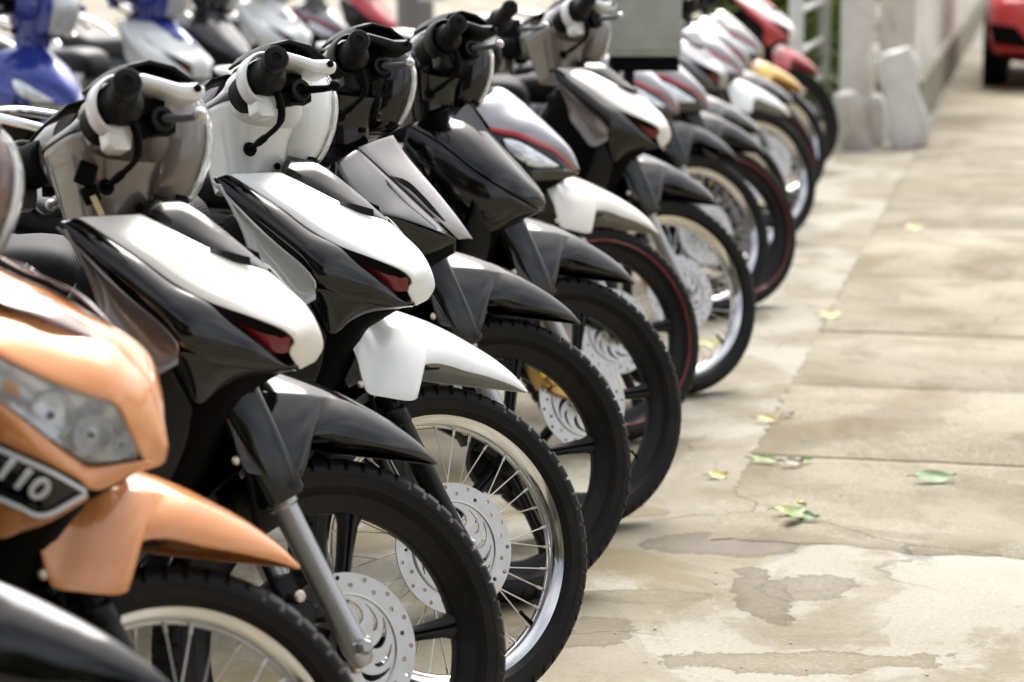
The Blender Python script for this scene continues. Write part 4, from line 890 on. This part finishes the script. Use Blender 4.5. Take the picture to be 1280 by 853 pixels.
link('footing', wall_box(.0,34,-.24,.05,0,.34,'footing'), concrete('mossy footing', (.26,.235,.18), (.16,.145,.10), (.36,.33,.27), (.12,.115,.06), .8, .3, .3, 0, off=2), t)
t = empty('gate_post', (2.06,14.4,0)); tag(t, 'square white gate post on a grey plinth', 'post')
link('shaft', MB().loft([[Vector((x,y,z)) for x,y in sup(0,0,h,h,7,24)] for z,h in ((.28,.093),(1.2,.092),(2.1,.090),(2.16,.105),(2.2,.105))]).mesh('shaft', bevel=.003), M_STONE, t)
link('plinth', MB().loft([[Vector((x+.03,y,z)) for x,y in sup(0,0,h,h,8,24)] for z,h in ((0,.145),(.24,.14),(.29,.115))]).mesh('plinth', bevel=.004), M_WALL, t)
def slabm():
    rows = []; rnd = random.Random(5)
    for k in range(15):
        f = k/14; hw = .112 + .012*math.sin(f*9) - .05*max(0,f-.85)/.15 - .035*max(0,.12-f)/.12; hz = .075 - .02*f
        c = Vector((-.07*f+.012*math.sin(f*6), .05*f, .57*f))
        rows.append([c + Vector((x + rnd.uniform(-.004,.004), y + rnd.uniform(-.004,.004), .02*math.sin(f*12+x*30))) for x, y in sup(0,0,hw,hz,4,24)])
    return MB().loft(rows).mesh('cement_slab', sharp=50)
t = link('cement_slab', slabm(), M_STONE); t.location = (2.34,14.15,-.004); tag(t, 'rough whitish cement slab leaning upright beside the gate post', 'slab')
t = link('cement_block', MB().loft([[Vector((x,y,z)) for x,y in sup(0,0,h*.6,h,5,20)] for z,h in ((.0,.10),(.30,.095),(.34,.08))]).mesh('cement_block', bevel=.005), M_WALL); t.location = (2.02,14.02,0); t.rotation_euler = (0,-.25,.2); tag(t, 'small tilted cement block at the foot of the gate post', 'block')
t = empty('railing', (0,0,0)); tag(t, 'white painted metal railing in front of green hedge', 'railing')
def rl(a, z): return Vector((2.10,16.3,0)) - PA*a + Vector((0,0,z))
for a in (0, 1.9): link('post', MB().loft([[rl(a,z)+Vector((x,y,0)) for x,y in sup(0,0,.042,.042,8,16)] for z in (0,1.25)]).mesh('post', bevel=.003), M_RAIL, t)
for z in (.28,.53,.78,1.10): link('bar', MB().tube([rl(0,z), rl(1.9,z)], .021, 10).mesh('bar'), M_RAIL, t)
def hedge():
    rnd = random.Random(3); mb = MB()
    for k in range(30000):
        a = rnd.uniform(1.2,9.0); h = rnd.random()**.7*1.9; dd = rnd.gauss(0,.22)*(1.1-h*.25)
        p = Vector((2.25,17.4,0)) + PA*(a-3.4) + PB*(dd*.7-.32+.12*math.sin(a*3)) + Vector((0,0,h+.12*math.sin(a*5)))
        u = Vector((rnd.gauss(0,1),rnd.gauss(0,1),rnd.gauss(0,.6))).normalized(); v = u.cross(Vector((rnd.gauss(0,1),rnd.gauss(0,1),rnd.gauss(0,1)))).normalized()
        l, w2 = rnd.uniform(.045,.085), rnd.uniform(.018,.032)
        mb.add([p-u*l, p+v*w2, p+u*l, p-v*w2], [(0,1,2,3)])
    return mb.mesh('foliage', fix=False, smooth=False)
def leafmat(name, c1, c2):
    m, t_, p, N = nodes(name); g = N('ShaderNodeNewGeometry'); n = N('ShaderNodeTexNoise', {'Vector': g.outputs['Position'], 'Scale': 4.0, 'Detail': 5}).outputs[0]
    t_.links.new(N('ShaderNodeMixRGB', {0: ramp(N, n, [(.35,(0,0,0)),(.65,(1,1,1))]), 1: (*c1,1), 2: (*c2,1)}).outputs[0], p.inputs['Base Color']); p.inputs['Roughness'].default_value = .5
    p.inputs['Subsurface Weight'].default_value = 0; return m
t = empty('hedge', (1.6,16.9,0)); tag(t, 'green leafy hedge growing behind the white railing', 'hedge')
f = link('foliage', hedge(), leafmat('hedge leaves', (.10,.19,.02), (.26,.34,.05)), None); f.parent = t; f.matrix_parent_inverse = t.matrix_world.inverted() if 0 else Matrix.Translation((-1.6,-16.9,0)); f['kind'] = 'stuff'
for k in range(5):
    q = Vector((1.6,16.9,0)); a = PA*(k*1.4-2.6) - PB*.15; o = link('stem', MB().tube([a, a+Vector((.05,.02,.6)), a+Vector((-.03,.05,1.5))], [.022,.017,.006], 8).mesh('stem'), M_WOOD, t); o.location = (.5,.6,0)

# ------------------------------------------------------------------ red car
def car():
    t = empty('parked_car', (4.89, 20.45, 0)); t.rotation_euler = (0,0,math.atan2(-PA.y,-PA.x)); tag(t, 'bright red hatchback car parked facing down the pavement', 'car')
    M_CR = paint('car red paint', (.62,.012,.02)); M_GL = mat('car dark glass', (.01,.012,.014), .04, coat=1)
    S_ = [(1.83,.30,.56,.50),(1.79,.235,.66,.66),(1.68,.20,.76,.78),(1.45,.19,.84,.83),(1.05,.18,.93,.845),(.55,.18,1.0,.85),(-.4,.18,1.02,.85),(-1.2,.19,1.02,.84),(-1.62,.22,1.0,.80),(-1.75,.30,.92,.70)]
    P_ = [[Vector((x,y,z)) for y,z in sup(0,(a+b)/2,h,(b-a)/2,4.2,40)] for x,a,b,h in S_]
    cols = [crom([r[k] for r in P_], 60) for k in range(40)]
    body = link('body', MB().loft([[cols[k][i] for k in range(40)] for i in range(60)]).mesh('body', sharp=50), M_CR, t)
    G_ = [(.95,.95,.99,.70),(.45,.98,1.30,.68),(.0,.99,1.45,.64),(-.7,.99,1.48,.63),(-1.3,.99,1.40,.62),(-1.66,.98,1.05,.60)]
    link('windows', MB().loft([[Vector((x,y,z)) for y,z in sup(0,(a+b)/2,h,(b-a)/2,5,32)] for x,a,b,h in G_]).mesh('windows', sharp=50), M_GL, t)
    link('roof', MB().loft([[Vector((x,y,z)) for y,z in sup(0,(a+b)/2,h,(b-a)/2,3,24)] for x,a,b,h in ((.30,1.33,1.36,.5),(.0,1.40,1.475,.60),(-.7,1.42,1.505,.60),(-1.25,1.38,1.44,.58),(-1.4,1.33,1.38,.5))]).mesh('roof', sharp=50), M_CR, t)
    for sx in (-1.18,1.15):
        for sy in (-1,1):
            wv = link('wheel', MB().lathe([(0,.09),(.16,.085),(.19,.10),(.27,.10),(.292,.07),(.295,.0),(.292,-.07),(.27,-.10),(0,-.10)], (sx,sy*.755,.295), (0,sy,0), 40).mesh('wheel'), M_RUBBER, t)
            link('rim', MB().lathe([(0,.088),(.05,.098),(.10,.088),(.185,.102),(.185,.09)], (sx,sy*.755,.295), (0,sy,0), 32).mesh('rim'), M_ALU, wv)
            link('wheel_arch', MB().lathe([(.30,.0),(.345,.0),(.345,.107),(.30,.107)], (sx,sy*.745,.30), (0,sy,0), 36, closed=True).mesh('wheel_arch'), M_INNER, t)
    for s in (-1,1):
        def cf(y, z, e=.0):  # point on the nose surface
            hw = .66 + .16*min(1,max(0,(z-.2)/.4)); x = 1.815 - .20*(abs(y)/.83)**5 - .45*max(0,z-.60)
            return Vector((x+e, s*y, z))
        def patch(nm, pts, m_, e=.012, n=8):
            (a,b,c,d_) = pts
            rows = []
            for j in range(n):
                u = j/(n-1); rows.append([cf(*(Vector(a).lerp(Vector(b), i/(n-1)).lerp(Vector(d_).lerp(Vector(c), i/(n-1)), u)), e) for i in range(n)])
            return link(nm, MB().grid(rows).mesh(nm, solid=.02), m_, t)
        patch('fog_recess', ((.46,.33),(.76,.36),(.80,.52),(.60,.50)), M_INNER, .03); patch('headlight', ((.40,.70),(.74,.74),(.80,.90),(.62,.86)), M_GL, .03); patch('lower_lip', ((.0,.24),(.72,.25),(.74,.29),(.0,.29)), M_INNER, .02)
        patch('grille', ((.0,.34),(.40,.34),(.44,.52),(.0,.52)), M_INNER, .02)
    link('number_plate', MB().box((1.835,0,.44),(.02,.44,.11)).mesh('number_plate', bevel=.003), M_PLATE, t)
car()

# ------------------------------------------------------------------ unseen shop house and trees behind the camera, added as dark shapes for reflections
M_BRK = mat('brown shop wall', (.12,.095,.075), .8, dirt=.4, vscale=3); M_DK = mat('dark shopfront', (.02,.02,.022), .3); M_TILE = mat('roof tiles', (.13,.06,.04), .8)
t = empty('added_shop_house', (-1, -9.5, 0)); tag(t, 'long two storey brown shop house, unseen, added behind the camera for dark reflections', 'building')
link('wall', MB().box((0,-2.5,3.6), (30,5,7.2)).mesh('wall', bevel=.02), M_BRK, t)
rf_ = link('roof', MB().loft([[Vector((x,y,z)) for y,z in ((.7,7.1),(.7,7.25),(-2.5,9.0),(-5.6,7.25),(-5.6,7.1))] for x in (-15.5,15.5)]).mesh('roof'), M_TILE, t)
for k in range(8):
    x = -13+k*3.7
    f = link('shop_front', MB().box((x,.03,1.4), (2.8,.1,2.7)).mesh('shop_front', bevel=.01), M_DK, t); link('awning', MB().loft([[Vector((x+q,y,z)) for y,z in ((0,3.2),(1.5,2.75),(1.5,2.7),(0,3.1))] for q in (-1.6,1.6)]).mesh('awning'), (M_TILE, M_CAB)[k % 2], f)
    wn_ = link('window', MB().box((x,.02,5.0), (1.5,.08,1.5)).mesh('window', bevel=.01), M_WOOD, t); link('pane', MB().box((x,.065,5.0), (1.3,.02,1.3)).mesh('pane'), M_DK, wn_)
def crown(seed, r):
    rnd = random.Random(seed); mb = MB(); cl_ = [Vector((rnd.gauss(0,.55),rnd.gauss(0,.55),rnd.gauss(0,.4)))*r for _ in range(16)]
    for k in range(3500):
        c = rnd.choice(cl_); p = c + Vector((rnd.gauss(0,.22),rnd.gauss(0,.22),rnd.gauss(0,.18)))*r
        u = Vector((rnd.gauss(0,1),rnd.gauss(0,1),rnd.gauss(0,.7))).normalized(); v = u.orthogonal().normalized(); l = rnd.uniform(.10,.2); mb.add([p-u*l, p+v*l*.4, p+u*l, p-v*l*.4], [(0,1,2,3)])
    return mb.mesh('crown', fix=False, smooth=False)
LT = leafmat('street tree leaves', (.03,.07,.015), (.07,.12,.025))
for k, (x, y, h) in enumerate(((-7.5,-6.4,3.6),(-2.6,-7.2,4.2),(3.2,-6.6,3.8),(8.5,-7,4.4))):
    t = empty('street_tree', (x,y,0)); tag(t, ('unseen low spreading street tree before the added shop house', 'unseen tall street tree before the added shop house', 'unseen round crowned street tree before the added shop house', 'unseen broad old street tree at the end of the added shop house')[k], 'tree', 'unseen street trees across the road')
    link('trunk', MB().tube([(0,0,0),(.05,.03,h*.35),(-.04,.05,h*.7),(.05,0,h)], [.17,.13,.10,.05], 12).tube([(-.02,.04,h*.6),(.6,.2,h*.95)], [.07,.03], 8).tube([(0,.04,h*.65),(-.6,-.2,h)], [.07,.03], 8).mesh('trunk'), M_WOOD, t)
    link('crown', crown(k, 1.7), LT, t, Matrix.Translation((0,0,h+.5)))

# ------------------------------------------------------------------ fallen leaves
def leaf_mesh(L_, W2, curl, fold, seed):
    rnd = random.Random(seed); rows = []
    for i in range(13):
        f = i/12; w2 = W2*(math.sin(math.pi*min(1,f*.97+.015))**.8)*(1-.25*f); z = .003 + curl*(f-.5)**2*L_*2 + .0015*math.sin(f*9+seed)
        rows.append([Vector(((f-.5)*L_, w2*v, z + fold*abs(v)*w2 + .0012*math.sin(v*4+f*7))) for v in (-1,-.5,0,.5,1)])
    return MB().grid(rows).mesh('blade', solid=.0006)
LG = leafmat('green leaf', (.022,.095,.008), (.05,.14,.012)); LY = leafmat('yellow green leaf', (.17,.22,.025), (.11,.18,.02)); LO = leafmat('yellow leaf', (.36,.27,.02), (.36,.31,.07)); LB = leafmat('brown dry leaf', (.10,.065,.03), (.16,.11,.05))
def leaf(px, py, L_, W2, rz, m, label, grp=None, curl=.10, fold=.12, z=0.0, tilt=.42, hz=.008):
    q = ground_px(px, py, hz); W2 *= 1.25; t = empty('fallen_leaf', (q.x, q.y, hz+z+W2*math.sin(tilt)*.55-.002)); t.rotation_euler = (tilt, 0, R(rz)); tag(t, label, 'leaf', grp)
    sd_ = int(px); link('blade', leaf_mesh(L_, W2, curl, fold, sd_), m, t); link('stalk', MB().tube([(-L_*.5,0,.005+curl*.5*L_),(-L_*.58,.003,.004+curl*.3*L_),(-L_*.64,.008,.003)], .0012, 6).mesh('stalk'), m, t)
leaf(1168,600,.105,.022,8,LG,'single glossy green leaf lying flat on the brown slab',curl=0.11)
leaf(992,648,.10,.020,62,LY,'pale green leaf on top of the small leaf cluster',curl=0.16,z=.006); leaf(985,640,.075,.013,20,LO,'narrow yellow green leaf under the leaf cluster',curl=0.23); leaf(1008,648,.06,.013,-10,LG,'short green leaf poking out of the leaf cluster',curl=0.14); leaf(1000,632,.05,.010,100,LO,'curled yellow leaf standing behind the leaf cluster',curl=0.36)
leaf(958,577,.085,.014,-12,LY,'yellow green leaf touching a dry brown one'); leaf(990,581,.06,.015,14,LB,'dry brown curled leaf',curl=0.36); leaf(1005,577,.05,.010,25,LY,'small green leaf tip beside the dry brown leaf',curl=0.18)
leaf(897,597,.055,.016,25,LO,'pale yellow leaf lying near the black alloy wheel',curl=0.23,hz=.001); leaf(960,526,.075,.014,-8,LO,'faded yellow leaf on the cross joint of the slabs'); leaf(1038,396,.085,.022,15,LO,'yellow leaf on the long pavement joint'); leaf(1143,287,.085,.026,5,LO,'orange yellow leaf far along the pavement')
leaf(885,432,.08,.02,10,LO,'bright yellow leaf lying behind the wire wheel',hz=.001); leaf(985,520,.04,.009,40,LB,'tiny brown leaf scrap on the slab',curl=0.23)
rnd = random.Random(11); M_PEB = mat('pale grit', (.5,.47,.41), .9)
def pebbles():
    mb = MB()
    for k in range(260):
        a = rnd.uniform(-1.6,6); b = rnd.uniform(-.8,1.6); p = PO + PA*a + PB*b; r = rnd.uniform(.0012,.004)
        mb.lathe([(0,-r*.5),(r*.9,-r*.2),(r,.2*r),(r*.5,.7*r),(0,.8*r)], Vector((p.x,p.y,(.007 if (b>0 and a>-.25) else 0)+r*.3)), (rnd.uniform(-.3,.3),rnd.uniform(-.3,.3),1), 6)
    return mb.mesh('pebbles')
o = link('pavement_grit', pebbles(), M_PEB); o['kind'] = 'stuff'; o['label'] = 'scattered pale grit on the worn concrete'; o['category'] = 'grit'
